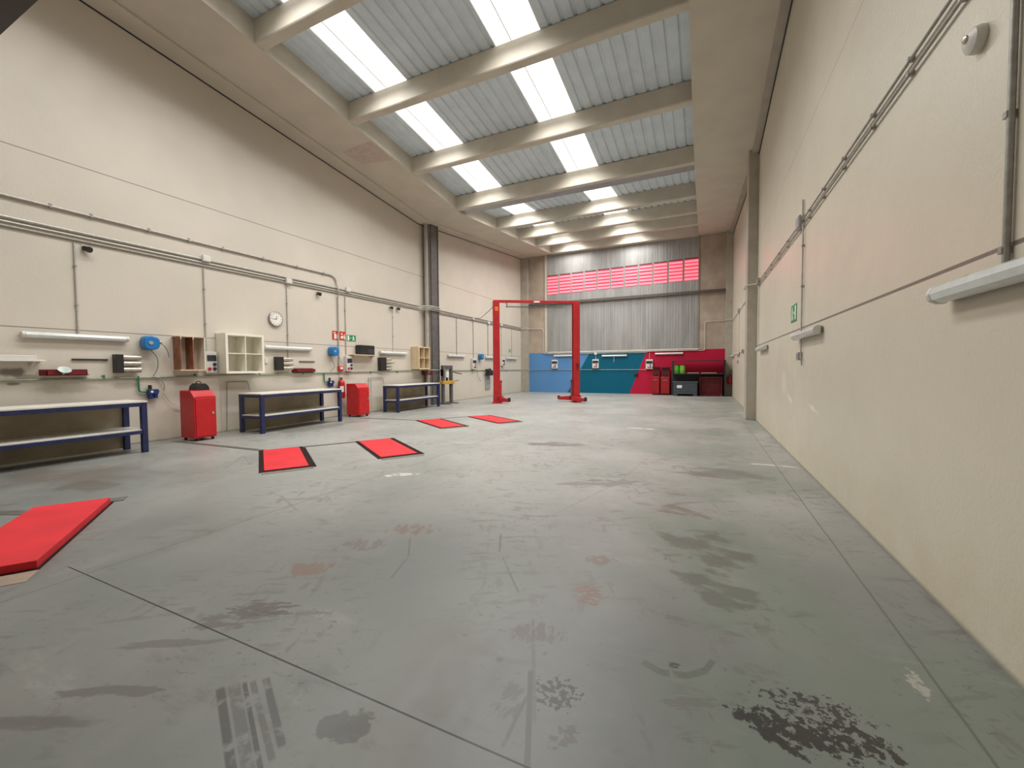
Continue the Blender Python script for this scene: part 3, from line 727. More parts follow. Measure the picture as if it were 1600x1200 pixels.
# ------------------------------------------------------------ air regulators
def regulator(y, z, label):
    t = thing('air_regulator', (L, y, z-.1), label, 'air regulator', 'air filter regulators on the left wall')
    x = L+.07
    MB().tube([(L+.04, y-.22, 1.40), (L+.04, y-.22, z+.10)]+arc((L+.04, y-.16, z+.06), .06, PI, 1.5*PI, (0, 1, 0), (0, 0, 1))[1:]+[(L+.04, y-.05, z)], .018, 8).build('inlet_pipe', m_gpipe, t, smooth=True)
    MB().box(x-.045, x+.045, y-.09, y+.09, z-.05, z+.05).cyl((x, y-.045, z), (x, y-.045, z-.15), .042, 14).cyl((x, y+.05, z), (x, y+.05, z-.14), .038, 14).build('filter_body', pm('blue_regulator_body', (.01, .04, .16), .35), t, bevel=.004)
    MB().cyl((x, y-.045, z+.05), (x, y-.045, z+.14), .032, 14).build('knob', m_black, t, bevel=.004)
    MB().cyl((x+.03, y-.03, z), (x+.05, y-.03, z), .024, 14).build('gauge', m_white, t)
    MB().cyl((x, y+.07, z), (x, y+.15, z), .013, 8).cyl((x, y+.11, z-.02), (x, y+.11, z+.02), .018, 8).build('outlet_coupling', m_brass, t)
    return t
regulator(4.66, 1.07, 'blue air regulator with green inlet below the nearest hose reel')
regulator(9.25, 1.12, 'blue air regulator with green inlet below the middle hose reel')

# ------------------------------------------------------------ socket boxes
def socket(y, z, label, w_=.24, h=.50, X=L, rz=0, group='socket distribution boxes'):
    t = thing('socket_box', (0, 0, 0), label, 'socket box', group)
    MB().box(0, .13, -w_/2, w_/2, -h/2, h/2).build('box', m_plastic, t, bevel=.012)
    MB().box(.128, .14, -w_/2+.02, w_/2-.02, h*.06, h*.34).build('breaker_window', pm('smoked_breaker_window', (.03, .035, .045), .2), t, bevel=.004)
    for yy, zz, mt in ((-.055, -.30*h, m_red), (.055, -.30*h, m_blue), (.055, -.08*h, m_blue)):
        MB().cyl((.13, yy, zz), (.165, yy, zz-.008), .036, 16).build('socket', mt, t, bevel=.004)
    t.location = (X, y, z); t.rotation_euler = (0, 0, rz); return t
socket(5.80, 1.70, 'grey socket box between the brown shelf and the white cubby')
socket(9.97, 1.70, 'grey socket box above the farther red cabinet on the left wall')
s3 = socket(18.08, 1.76, 'grey socket box in the far bay beside the farthest hose reel', .36, .54)
socket(21.42, 1.88, 'grey socket box just right of the left lift column', .34, .40)
for x, z, lab in ((-8.42, 1.76, 'socket box on the light blue mural'), (-5.85, 1.76, 'socket box on the teal mural'), (-2.78, 1.70, 'socket box on the red mural')):
    socket(x, z, lab, .38, .54, x, -PI/2, 'socket boxes on the far wall').location = (x, D, z)

# ------------------------------------------------------------ clock and signs
t = thing('wall_clock', (L, 7.5, 2.9), 'round silver-rimmed wall clock with white face on the left wall', 'clock')
MB().lathe([(.20, 0), (.205, .02), (.20, .055), (.185, .065), (.178, .055)], (L, 7.5, 2.9), 'x', 40).build('case', pm('clock_rim', (.30, .28, .26), .35, .5), t, smooth=True)
MB().cyl((L+.05, 7.5, 2.9), (L+.057, 7.5, 2.9), .178, 40).build('face', m_white, t)
b = MB()
for i in range(12):
    a = PI/6*i; ry, rz_ = math.sin(a), math.cos(a); r0, r1 = .135, .16
    b.cyl((L+.0575, 7.5+ry*r0, 2.9+rz_*r0), (L+.0575, 7.5+ry*r1, 2.9+rz_*r1), .006, 6)
b.build('hour_marks', m_black, t)
def hand(nm, ang, ln, wd):
    a = math.radians(ang); dy, dz = math.sin(a), math.cos(a)
    MB().cyl((L+.06, 7.5-dy*.02, 2.9-dz*.02), (L+.06, 7.5+dy*ln, 2.9+dz*ln), wd, 6, wd*.5).build(nm, m_black, t)
hand('hour_hand', 15, .085, .007); hand('minute_hand', 268, .125, .005)

def sign(y0, y1, z0, z1, name, mat, label, X, side, draws, group=None):
    t = thing(name, (X, (y0+y1)/2, z0), label, 'sign', group)
    a, b = sorted((X+side*.001, X+side*.008)); MB().box(a, b, y0, y1, z0, z1).build('sign_plate', mat, t)
    q = MB()
    for kind, *p in draws:
        c, d = sorted((X+side*.008, X+side*.011))
        if kind == 'poly': q.prism([(y0+(y1-y0)*u, z0+(z1-z0)*v) for u, v in p[0]], 0, c, d)
        if kind == 'disc':
            u, v, r = p; q.cyl((c, y0+(y1-y0)*u, z0+(z1-z0)*v), (d, y0+(y1-y0)*u, z0+(z1-z0)*v), r*(z1-z0), 14)
    q.build('symbol', m_signw, t)
    return t
ext_d = [('poly', [(.28, .1), (.55, .1), (.55, .6), (.48, .68), (.34, .68), (.28, .6)]), ('poly', [(.36, .7), (.47, .7), (.47, .8), (.36, .8)]), ('poly', [(.12, .74), (.4, .8), (.4, .87), (.12, .8)]),
         ('poly', [(.68, .1), (.9, .1), (.95, .35), (.86, .62), (.8, .42), (.74, .8), (.64, .4)])]
sign(9.40, 9.67, 2.46, 2.74, 'fire_extinguisher_sign', m_signr, 'left red fire sign with extinguisher symbol, left of the thin conduit', L, 1, ext_d)
sign(9.69, 9.96, 2.46, 2.74, 'hose_reel_sign', m_signr, 'right red fire sign between the two thin conduits', L, 1,
     [('disc', .33, .72, .1), ('disc', .33, .33, .17), ('poly', [(.45, .2), (.55, .2), (.55, .5), (.45, .55)]), ('poly', [(.68, .1), (.9, .1), (.95, .35), (.86, .62), (.8, .42), (.74, .8), (.64, .4)])])
man = [('disc', .72, .8, .08), ('poly', [(.60, .70), (.78, .72), (.80, .42), (.68, .40)]), ('poly', [(.68, .42), (.78, .42), (.90, .12), (.82, .12)]), ('poly', [(.68, .42), (.74, .42), (.62, .10), (.54, .12)]),
       ('poly', [(.34, .55), (.52, .55), (.52, .48), (.34, .48)]), ('poly', [(.30, .515), (.38, .62), (.38, .41)]), ('poly', [(.06, .1), (.24, .1), (.24, .9), (.06, .9)])]
sign(9.99, 10.37, 2.45, 2.65, 'exit_sign', m_signg, 'green exit sign with running figure beside the red fire signs', L, 1, man)
sign(7.94, 8.38, 2.24, 2.52, 'exit_sign', m_signg, 'green exit sign on the right wall near the vertical conduit', R, -1, man)
sign(22.3, 22.68, 2.50, 2.66, 'exit_sign', m_signg, 'tiny green exit sign at the far end of the left wall', L, 1, man)
t = thing('alarm_sounder', (L, 9.66, 1.46), 'small red alarm box with white front above the extinguisher', 'alarm')
MB().box(L, L+.07, 9.58, 9.76, 1.46, 1.62).build('box', m_signr, t, bevel=.01); MB().box(L+.068, L+.08, 9.63, 9.73, 1.52, 1.59).build('button_cover', m_paper, t, bevel=.004)

# ------------------------------------------------------------ shelving on the left wall
def board(y0, y1, z, depth, th, mat, label, brack=True):
    t = thing('wall_shelf', (L, (y0+y1)/2, z), label, 'shelf')
    MB().box(L, L+depth, y0, y1, z-th, z).build('board', mat, t, bevel=.003)
    for yy in (y0+.12, y1-.12): MB().prism([(L, z-th), (L+depth*.8, z-th), (L, z-th-.09)], 1, yy-.01, yy+.01).build('bracket', mat, t)
    return t
board(1.5, 3.08, 1.71, .22, .025, m_white, 'white wall shelf above the nearest bench')
tag(MB().box(L+.03, L+.14, 2.1, 3.0, 1.71, 1.79).build('storage_box', m_plastic, bevel=.01), 'low pale box lying on the white shelf above the nearest bench', 'box')
board(10.03, 11.15, 2.01, .26, .03, m_wood, 'pale wooden wall shelf carrying a black printer')
t = thing('printer', (L+.15, 10.55, 2.01), 'black boxy printer standing on the pale wooden wall shelf', 'printer')
MB().box(L+.02, L+.25, 10.33, 10.98, 2.011, 2.33).build('body', m_black, t, bevel=.012)
MB().box(L+.248, L+.256, 10.66, 10.94, 2.05, 2.19).build('front_panel', pm('dark_grey_panel', (.04, .045, .05), .3), t, bevel=.004)
MB().box(L+.248, L+.262, 10.37, 10.62, 2.06, 2.09).build('paper_slot', pm('dark_grey_panel', (.04, .045, .05), .3), t)
# brown upright shelf unit
t = thing('wall_shelf_unit', (L, 5.32, 1.5), 'wall-hung unit with two brown upright boards beside the nearer red cabinet', 'shelf')
for y in (5.09, 5.33): MB().box(L, L+.29, y, y+.02, 1.53, 2.25).build('brown_upright', m_brown, t)
MB().box(L, L+.29, 5.565, 5.585, 1.53, 2.25).build('pale_upright', m_cub, t)
MB().box(L, L+.3, 5.07, 5.6, 1.505, 1.53).build('bottom_board', m_wood, t)
MB().box(L, L+.29, 5.07, 5.6, 2.25, 2.262).build('top_board', m_wood, t)
for y in (5.095, 5.335): MB().box(L+.285, L+.297, y, y+.014, 2.2, 2.32).build('front_strip', m_white, t)
def cubby(y0, y1, z0, z1, mat, label, edge, yb=None):
    t = thing('cube_shelf', (L, (y0+y1)/2, z0), label, 'shelf', 'four-compartment cube shelves')
    x0, x1 = L, L+.39; e = edge
    MB().box(x0, x0+.01, y0, y1, z0, z1).build('back_board', mat, t)
    MB().box(x0, x1, y0, y0+e, z0, z1).box(x0, x1, y1-e, y1, z0, z1).box(x0, x1, y0+e, y1-e, z0, z0+e).box(x0, x1, y0+e, y1-e, z1-e, z1).build('carcass', mat, t, bevel=.003)
    ym, zm = (y0+y1)/2, (z0+z1)/2
    MB().box(x0, x1-.005, ym-.009, ym+.009, z0+e, z1-e).build('upright_divider', mat, t)
    MB().box(x0, x1-.005, y0+e, ym-.009, zm-.009, zm+.009).box(x0, x1-.005, ym+.009, y1-e, zm-.009, zm+.009).build('shelf_divider', mat, t)
    return t
cubby(5.97, 6.91, 1.43, 2.40, m_cub, 'large white cube shelf with four compartments on the left wall', .055)
t = cubby(13.25, 13.98, 1.50, 2.41, m_wood, 'birch cube shelf with four compartments in front of the left pillar', .045)

# ------------------------------------------------------------ paper roll holders, bars, red trays
def rolls(y0, y1, y2, z0, z1, nr, label, rr):
    t = thing('roll_holder', (L, (y0+y1)/2, z0), label, 'roll holder', 'black boxes with metal rolls')
    MB().box(L, L+.16, y0, y1, z0, z1).build('box', m_black, t, bevel=.006)
    h = (z1-z0)/nr
    for i in range(nr):
        MB().cyl((L+.085, y1, z0+h*(i+.5)), (L+.085, y2 if not (nr == 4 and i == 2) else y2+.12, z0+h*(i+.5)), rr, 16).build('roll', m_chrome, t, smooth=True)
rolls(4.05, 4.17, 4.46, 1.47, 1.84, 3, 'black box with three steel rolls left of the nearest hose reel', .057)
rolls(7.43, 7.62, 7.93, 1.50, 1.87, 3, 'black box with three steel rolls right of the white cubby', .05)
rolls(11.38, 11.66, 12.0, 1.47, 1.94, 4, 'black box with four thin steel rods left of the birch cubby', .04)
tag(MB().box(L, L+.03, 3.47, 3.98, 1.715, 1.745).build('magnetic_tool_bar', m_black, bevel=.003), 'thin dark tool bar left of the nearest roll box', 'tool bar')
tag(MB().box(L, L+.03, 8.2, 8.72, 1.745, 1.765).build('magnetic_tool_bar', m_black, bevel=.003), 'thin dark tool bar below the second lamp on the left wall', 'tool bar')
tag(MB().box(L, L+.03, 7.17, 7.25, 1.69, 1.82).build('wall_switch', m_plastic, bevel=.004), 'small switch left of the second roll box', 'switch')
def tray(y0, y1, z, label, X=L, dep=.15, h=.11):
    t = thing('tool_tray', (X, (y0+y1)/2, z), label, 'tray', 'red tool trays on the left wall')
    e = .05
    poly = [(y0, 0), (y0+e, 0)]
    b = MB(); b.prism([(X, y0+.01), (X+dep*.8, y0+.01), (X+dep, y0+e+.01), (X+dep, y1-e-.02), (X+dep*.6, y1), (X, y1)], 2, z, z+.012); b.build('tray_base', m_dred, t)
    b = MB(); b.box(X, X+.008, y0, y1, z, z+h).box(X+dep-.008, X+dep, y0+e, y1-e, z, z+h*.75)
    b.prism([(X, y0), (X+dep, y0+e), (X+dep, y0+e+.012), (X, y0+.012)], 2, z, z+h*.8).prism([(X, y1), (X+dep, y1-e), (X+dep, y1-e-.012), (X, y1-.012)], 2, z, z+h*.8)
    b.build('tray_wall', m_dred, t); return t
tray(3.05, 3.68, 1.435, 'dark red tool tray with a pale funnel above the nearest bench')
tray(7.96, 8.68, 1.445, 'dark red tool tray beside the second roll box')
t = thing('funnel', (L+.16, 3.30, 1.47), 'pale funnel lying on the red tool tray of the nearest bench', 'funnel')
MB().lathe([(.012, -.07), (.02, -.02), (.085, .05), (.09, .055), (.08, .052), (.015, -.01)], (L+.17, 3.31, 1.50), 'z', 24).xf(Matrix.Translation((L+.17, 3.31, 1.5)) @ Matrix.Rotation(math.radians(40), 4, 'Y') @ Matrix.Translation((-L-.17, -3.31, -1.5))).build('cone', pm('pale_cyan_plastic', (.62, .72, .68), .4), t, smooth=True)
t = thing('parts_rack', (-10.35, 13.93, 1.25), 'dark red slatted rack under the birch cubby on the pillar', 'rack')
MB().box(-10.58, -10.12, 13.86, 14.0, 1.26, 1.28).box(-10.58, -10.12, 13.86, 13.88, 1.30, 1.34).box(-10.58, -10.12, 13.86, 13.88, 1.37, 1.41).build('slats', m_dred, t, bevel=.003)
MB().box(-10.58, -10.56, 13.86, 14.0, 1.26, 1.44).box(-10.14, -10.12, 13.86, 14.0, 1.26, 1.44).build('side_plates', m_dred, t)
# air hose arches standing behind cabinets
hose([(L+.04, 6.14, .02), (L+.04, 6.16, .6), (L+.04, 6.18, 1.17), (L+.04, 6.22, 1.22), (L+.04, 6.6, 1.22), (L+.04, 6.68, 1.19), (L+.05, 6.73, .98)], .008, 'thin blue-green pipe arch left of the middle bench')
tag(MB().cyl((L+.03, 6.05, 0), (L+.03, 6.05, 1.17), .008, 8).build('air_pipe', m_lcond), 'thin pale vertical pipe beside the blue-green pipe arch', 'pipe')
hose([(L+.04, 10.84, .02), (L+.04, 10.86, .6), (L+.04, 10.88, 1.16), (L+.04, 10.92, 1.2), (L+.04, 11.5, 1.2), (L+.04, 11.58, 1.17), (L+.05, 11.63, .97)], .008, 'thin blue-grey pipe arch left of the farthest bench')
tag(MB().cyl((L+.03, 11.02, 0), (L+.03, 11.02, 1.18), .012, 8).build('air_pipe', m_lcond), 'pale vertical pipe right of the farther red cabinet', 'pipe')

# ------------------------------------------------------------ shop press
t = thing('shop_press', (-10.1, 14.98, 0), 'dark grey hydraulic shop press with yellow table beyond the left pillar', 'press')
for y in (14.62, 15.24): 
    MB().box(-10.16, -10.04, y, y+.12, .03, 1.66).build('post', m_dsteel, t, bevel=.006)
    MB().box(-10.35, -9.75, y-.01, y+.13, 0, .04).build('foot', m_dsteel, t, bevel=.006)
MB().box(-10.15, -10.05, 14.74, 15.24, 1.50, 1.66).box(-10.18, -10.02, 14.62, 14.70, 1.2, 1.5).build('crosshead', m_dsteel, t, bevel=.006)
MB().box(-10.22, -9.98, 14.56, 15.42, .86, 1.0).build('table', m_yel, t, bevel=.008)
MB().cyl((-10.1, 14.98, 1.14), (-10.1, 14.98, 1.42), .085, 20).build('hydraulic_ram', m_white, t, smooth=True)
MB().cyl((-10.1, 14.98, 1.42), (-10.1, 14.98, 1.52), .05, 16).build('ram_neck', m_chrome, t, smooth=True)
MB().cyl((-10.1, 14.98, 1.0), (-10.1, 14.98, 1.14), .05, 16).build('press_head', m_black, t)
for y in (14.82, 15.14): MB().cyl((-10.1, y, 1.05), (-10.1, y, 1.5), .015, 8).build('return_spring', m_chrome, t)
MB().tube([(-10.0, 15.34, 1.38), (-9.98, 15.6, 1.32), (-9.95, 15.95, 1.28)], .02, 8).build('pump_lever', m_black, t, smooth=True)
MB().tube([(-10.0, 15.36, .98), (-9.98, 15.75, 1.0)], .012, 8).build('table_pin', m_black, t, smooth=True)
# wall pump unit in the far bay
t = thing('oil_pump', (L, 19.6, .41), 'black wall-mounted pump unit above a grey panel, left of the lift column', 'pump')
MB().box(L+.06, L+.27, 19.35, 19.85, 1.14, 1.42).build('pump_body', m_black, t, bevel=.03)
MB().cyl((L+.18, 19.2, 1.42), (L+.18, 19.65, 1.46), .07, 14).build('motor', m_black, t, smooth=True)
MB().box(L, L+.05, 19.38, 19.9, .41, 1.16).build('grey_panel', m_gplast, t, bevel=.006)

# ------------------------------------------------------------ two-post lift
ang = math.atan2(1.85, 3.0)
lt = thing('two_post_lift', (-6.65, 16.85, 0), 'red two-post vehicle lift with overhead beam in the far bay', 'vehicle lift')
lt.rotation_euler = (0, 0, 0)
def loc2(u, v, z, c=(-6.65, 16.85)):
    return Vector((c[0]+u*math.cos(ang)-v*math.sin(ang), c[1]+u*math.sin(ang)+v*math.cos(ang), z))
ROT = Matrix.Translation((-6.65, 16.85, 0)) @ Matrix.Rotation(ang, 4, 'Z')
half = 1.77
for s in (-1, 1):
    c0 = s*half; inn = -s
    # C-shaped column, open towards the other post
    bk = c0+s*.14; fr_ = c0-s*.14
    prof = [(bk, -.15), (fr_, -.15), (fr_, -.10), (fr_+s*.02, -.10), (fr_+s*.02, -.135), (bk-s*.02, -.135), (bk-s*.02, .135), (fr_+s*.02, .135), (fr_+s*.02, .10), (fr_, .10), (fr_, .15), (bk, .15)]
    col = MB().prism(prof, 2, .02, 4.43).xf(ROT).build('column', m_liftred, lt, bevel=.004)
    if s < 0: MB().box(c0-.06, c0+.08, -.153, -.15, 4.0, 4.06).box(c0-.06, c0+.08, -.153, -.15, 4.09, 4.15).xf(ROT).build('warning_sticker', m_orange, col)
    MB().box(c0-.2, c0+.2, -.24, .24, 0, .04).box(c0-.17, c0+.17, -.2, -.15, .03, .30).xf(ROT).build('base_plate', m_liftred, lt, bevel=.004)
    cr = MB().box(c0-s*.16-.05, c0-s*.16+.05, -.13, .13, .22, 1.0).xf(ROT).build('carriage', m_dred if s > 0 else m_liftred, lt, bevel=.008)
    MB().box(c0-s*.215-.02, c0-s*.215+.02, -.06, .06, .9, .98).xf(ROT).build('rubber_bumper', m_black, cr)
    for q, v0 in enumerate((-1, 1)):
        a0 = Vector((c0-s*.20, v0*.17, .16)); 
        dirs = {(-1, -1): (.30, -.22), (-1, 1): (.10, .6), (1, -1): (.40, -.62), (1, 1): (-.42, .50)}[(s, v0)]
        a1 = a0+Vector((dirs[0], dirs[1], 0))
        d_ = (a1-a0).normalized(); pn = Vector((-d_.y, d_.x, 0))*.075
        qm = MB(); zz = Vector((0, 0, .10))
        vs = [a0-pn, a1-pn*.8, a1+pn*.8, a0+pn]; vs = [v-Vector((0, 0, .09)) for v in vs]+[v+Vector((0, 0, .11 if i_ % 4 in (0, 3) else .04)) for i_, v in enumerate(vs)]
        qm.add(vs, [(3, 2, 1, 0), (4, 5, 6, 7), (0, 1, 5, 4), (1, 2, 6, 5), (2, 3, 7, 6), (3, 0, 4, 7)])
        arm = qm.xf(ROT).build('swing_arm', m_liftred, lt, bevel=.008)
        MB().cyl(a1+Vector((0, 0, -.07)), a1+Vector((0, 0, .09)), .065, 16).xf(ROT).build('lift_pad', m_black, arm, bevel=.005)
    MB().box(c0-.12, c0+.12, -.20, -.15, .03, .34).box(c0-.12, c0+.12, .15, .20, .03, .34).xf(ROT).build('gusset', m_liftred, lt, bevel=.006)
MB().box(-half-.10, half+.10, -.055, .055, 4.36, 4.47).xf(ROT).build('top_beam', m_liftred, lt, bevel=.005)
MB().box(-.12, .14, -.058, -.055, 4.375, 4.44).xf(ROT).build('white_plate', m_paper, lt)
sb = MB().box(-1.35, 1.18, -.05, -.01, 4.16, 4.20).xf(ROT).build('safety_bar', m_dsteel, lt)
MB().box(-1.32, -1.28, -.04, -.02, 4.2, 4.36).box(1.12, 1.15, -.04, -.02, 4.2, 4.36).xf(ROT).build('bar_hanger', m_dsteel, lt)
MB().box(half-.02, half+.10, -.22, -.155, 1.55, 1.72).xf(ROT).build('control_box', m_dred, lt, bevel=.006)
hp = loc2(-half-.15, 0, 4.1)
hose([(L+.05, 18.1, 4.1), (L+.6, 17.8, 4.0), (L+1.3, 17.0, 4.02), (hp.x-.3, hp.y+.35, 4.12), (hp.x, hp.y+.05, 4.22)], .016, 'sagging black cable from the wall conduit to the red lift', m_dcond, 'cable')

# ------------------------------------------------------------ scissor lift platforms in the floor
A = Vector((.834, -.551, 0)); B = Vector((.551, .834, 0))
def quad(b, o, u0, u1, v0, v1, z0, z1):
    P = [o+A*u0+B*v0, o+A*u1+B*v0, o+A*u1+B*v1, o+A*u0+B*v1]
    b.add([(q.x, q.y, z0) for q in P]+[(q.x, q.y, z1) for q in P], [(3, 2, 1, 0), (4, 5, 6, 7), (0, 1, 5, 4), (1, 2, 6, 5), (2, 3, 7, 6), (3, 0, 4, 7)])
    return b
def plate(ax, ay, ln, wd, label, raised=0, patch=True):
    o = Vector((ax, ay, 0)); t = thing('scissor_lift_platform', (ax, ay, 0), label, 'lift platform', 'red scissor lift platforms set in the floor')
    z0 = .004
    fr = MB(); quad(fr, o, -.05, ln+(.10 if patch else .02), -(.07 if patch else .02), wd+(.10 if patch else .02), 0, z0); fr.build('pit_frame', m_pit, t)
    if patch:
        pf = MB(); quad(pf, o, ln+.10, ln+.23, -.04, wd+.05, 0, .003); pf.build('concrete_patch', pm('bare_concrete_patch', (.17, .145, .12), .7), t)
    zt = .012+raised
    pl = MB(); quad(pl, o, 0, ln, 0, wd, z0, zt); pl.build('platform_plate', m_platred, t, bevel=.003)
    return t
plate(-7.45, 4.95, 1.84, .60, 'red floor platform near the nearer red cabinet, left one of the middle pair')
plate(-6.52, 6.38, 1.86, .64, 'red floor platform in the middle of the hall, right one of the middle pair')
plate(-7.59, 9.72, 1.84, .64, 'smaller-looking red floor platform, left one of the far pair')
plate(-6.68, 11.12, 1.86, .64, 'smaller-looking red floor platform, right one of the far pair')
tag(quad(MB(), Vector((-6.44, 1.76, 0)), 1.85, 2.06, -.1, .62, 0, .003).build('concrete_patch', pm('beige_bare_concrete', (.30, .225, .17), .7)), 'beige strip of bare concrete in front of the large raised red platform', 'floor patch')
t0 = plate(-6.44, 1.76, 1.82, .60, 'large raised red platform cut by the left edge of the view', .055, False)
tag(quad(MB(), Vector((-6.44, 1.76, 0)), -.22, -.05, .42, .70, 0, .006).build('channel_cover', m_cover), 'small steel cover at the far corner of the nearest red platform', 'floor cover')
def cover(p0, p1, w_, label):
    p0 = Vector((*p0, 0)); p1 = Vector((*p1, 0)); d = (p1-p0).normalized(); nrm = Vector((-d.y, d.x, 0))*w_/2
    P = [p0-nrm, p1-nrm, p1+nrm, p0+nrm]
    b = MB().add([(q.x, q.y, 0) for q in P]+[(q.x, q.y, .005) for q in P], [(3, 2, 1, 0), (4, 5, 6, 7), (0, 1, 5, 4), (1, 2, 6, 5), (2, 3, 7, 6), (3, 0, 4, 7)])
    tag(b.build('channel_cover', m_cover), label, 'floor cover', 'steel cable channel covers')
cover((-10.2, 4.86), (-7.5, 4.96), .11, 'dark channel cover from the nearer red cabinet to the middle pair of platforms')
cover((-7.08, 5.5), (-6.56, 6.3), .11, 'dark channel cover joining the middle pair of platforms')
cover((-9.7, 9.55), (-7.62, 9.74), .09, 'dark channel cover from the farther red cabinet to the far pair of platforms')
cover((-7.2, 10.42), (-6.73, 11.08), .09, 'dark channel cover joining the far pair of platforms')
cover((-8.5, .9), (-6.5, 1.74), .12, 'dark channel cover reaching the nearest platform from the left')

# ------------------------------------------------------------ right wall services
xr = R-.025
def rrun(pts, r, label, mat=m_dcond, name='conduit', clips=()):
    o = tag(MB().tube(pts, r, 10).build(name, mat, smooth=True), label, 'pipe', 'conduits on the right wall')
    for y, z in clips: MB().box(R-.04, R, y-.016, y+.016, z-.016, z+.016).build('pipe_clip', m_dcond, o, bevel=.003)
    return o
cl = (2.4, 3.3, 3.97, 4.70, 5.52, 6.34, 7.1, 8.73, 9.67, 10.75, 11.68)
rrun([(xr, Y0+.02, 3.695), (xr, 7.64, 3.695), (xr, 12.9, 3.79)], .011, 'upper one of the two parallel conduits climbing to the top right on the right wall', m_dcond, clips=[(y, 3.70 if y < 8 else 3.70+(y-7.64)*.017) for y in cl])
rrun([(xr, Y0+.02, 3.60), (xr, 7.64, 3.60), (xr, 12.9, 3.69)], .011, 'lower one of the two parallel conduits climbing to the top right on the right wall', m_dcond, clips=[(y, 3.60 if y < 8 else 3.60+(y-7.64)*.018) for y in cl])
jbox(R, 7.62, 3.69, .11, 'grey junction box on the right wall above the green exit sign', -1, mat=m_gplast)
jbox(R, 12.9, 3.79, .10, 'grey junction box on the right wall beside the grey pillar', -1, mat=m_gplast)
rrun([(xr, 7.52, 3.75), (xr, 7.52, 4.0)], .018, 'short stub of pipe rising from the middle junction box on the right wall', m_lcond)
rrun([(xr, 7.45, 3.62), (xr, 7.45, 2.02)], .012, 'vertical conduit with clips above the lamp with a hanging switch on the right wall', m_tray, clips=[(7.45, 3.3), (7.45, 2.7)])
rrun([(xr, 7.45, 1.9), (xr, 7.45, 1.62)], .011, 'short vertical conduit below the lamp, ending at a switch', m_tray)
rrun([(xr, 12.85, 3.7), (xr, 12.85, 2.02)], .012, 'vertical conduit dropping to the lamp in front of the grey pillar', m_lcond)
rrun([(xr, 12.95, 3.8), (xr-.01, 13.25, 3.80), (1.06, 13.36, 3.80), (1.06, 14.0, 3.80), (xr, 14.2, 3.80), (xr, 24.15, 3.88)], .014, 'pale conduit bending around the grey pillar and on to the far corner', m_lcond, clips=[(15.8, 3.82), (17.6, 3.83), (21.4, 3.86)])
jbox(R, 19.62, 3.84, .11, 'small junction box on the right wall beyond the pillar', -1, mat=m_gplast)
rrun([(xr, 19.6, 3.75), (xr, 19.6, 2.14)], .014, 'vertical conduit dropping beyond the grey pillar on the right wall', m_lcond)
rrun([(R-.02, 2.85, 3.60), (R-.02, 2.85, 2.0)], .015, 'vertical conduit dropping to the big close lamp at the right edge', m_dcond, clips=[(2.86, 2.71), (2.86, 2.06)])
def switch(y, z, s, lab):
    t = thing('wall_switch', (R, y, z-s), lab, 'switch')
    MB().box(R-.055, R, y-s, y+s, z-s, z+s).build('box', m_gplast, t, bevel=.008)
    MB().box(R-.062, R-.05, y-s*.5, y+s*.5, z-s*.6, z+s*.6).build('rocker', m_dcond, t, bevel=.003)
switch(7.55, 1.66, .06, 'grey switch hanging below the middle lamp on the right wall')
switch(19.9, 1.72, .07, 'tiny switch under the lamp beyond the grey pillar on the right wall')
tag(MB().tube([(xr, 7.4, 1.64), (xr, 7.38, 1.52)], .008, 6).build('cable_end', m_dcond), 'short loose cable end hanging from the switch on the right wall', 'cable')
jbox(R, 17.5, 2.08, .09, 'tiny socket on the right wall just beyond the grey pillar', -1, 'wall_socket', m_gplast)
t = thing('siren', (R, 3.16, 3.27), 'small white round alarm dome high on the right wall', 'alarm')
MB().lathe([(.066, 0), (.07, -.015), (.064, -.045), (.036, -.065), (.0001, -.068)], (R, 3.16, 3.27), 'x', 28).build('dome', m_plastic, t, smooth=True)
MB().lathe([(.02, -.06), (.02, -.074), (.012, -.08)], (R, 3.15, 3.28), 'x', 16).build('lens', m_chrome, t, smooth=True)

# ------------------------------------------------------------ far wall services
def frun(pts, r, label, mat=m_lcond):
    return tag(MB().tube(pts, r, 8).build('conduit', mat, smooth=True), label, 'pipe', 'conduits on the far wall')
yf = D-.05
frun([(L+.05, D-.33, 4.02), (-10.12, D-.33, 4.02), (-10.1, D-.03, 4.02), (-9.3, D-.03, 4.0)]+arc((-9.3, D-.03, 3.9), .1, PI/2, 0, (1, 0, 0), (0, 0, 1))[1:]+[(-9.2, D-.03, 2.6)]+arc((-9.1, D-.03, 2.55), .1, PI, 1.5*PI, (1, 0, 0), (0, 0, 1))[1:]+[(-8.8, D-.07, 2.44), (-.3, D-.07, 2.44)], .02, 'grey conduit stepping down the left of the far wall and along the mural top')
frun([(-8.9, D-.035, 2.37), (-2.9, D-.035, 2.37)], .016, 'lower thin conduit along the top of the blue and teal mural', m_tray)
frun([(-.5, D-.03, 2.42), (-.02, D-.03, 2.42)]+arc((-.02, D-.03, 2.5), .08, -PI/2, 0, (1, 0, 0), (0, 0, 1))[1:]+[(.06, D-.03, 3.85)]+arc((.16, D-.03, 3.85), .1, PI, PI/2, (1, 0, 0), (0, 0, 1))[1:]+[(1.0, D-.03, 3.95), (1.02, D-.33, 3.95), (R-.03, D-.33, 3.95)], .018, 'pale conduit rising right of the metal door to the far right corner')
for x, lab in ((-8.42, 'short drop to the socket box on the light blue mural'), (-5.85, 'short drop to the socket box on the teal mural'), (-2.78, 'short drop to the socket box on the red mural')):
    o = frun([(x, D-.03, 2.36), (x, D-.03, 2.02)], .014, lab)
tag(MB().box(-5.93, -5.77, D-.10, D-.02, 2.30, 2.46).build('junction_box', m_plastic, bevel=.006), 'small junction box above the teal socket box', 'junction box')
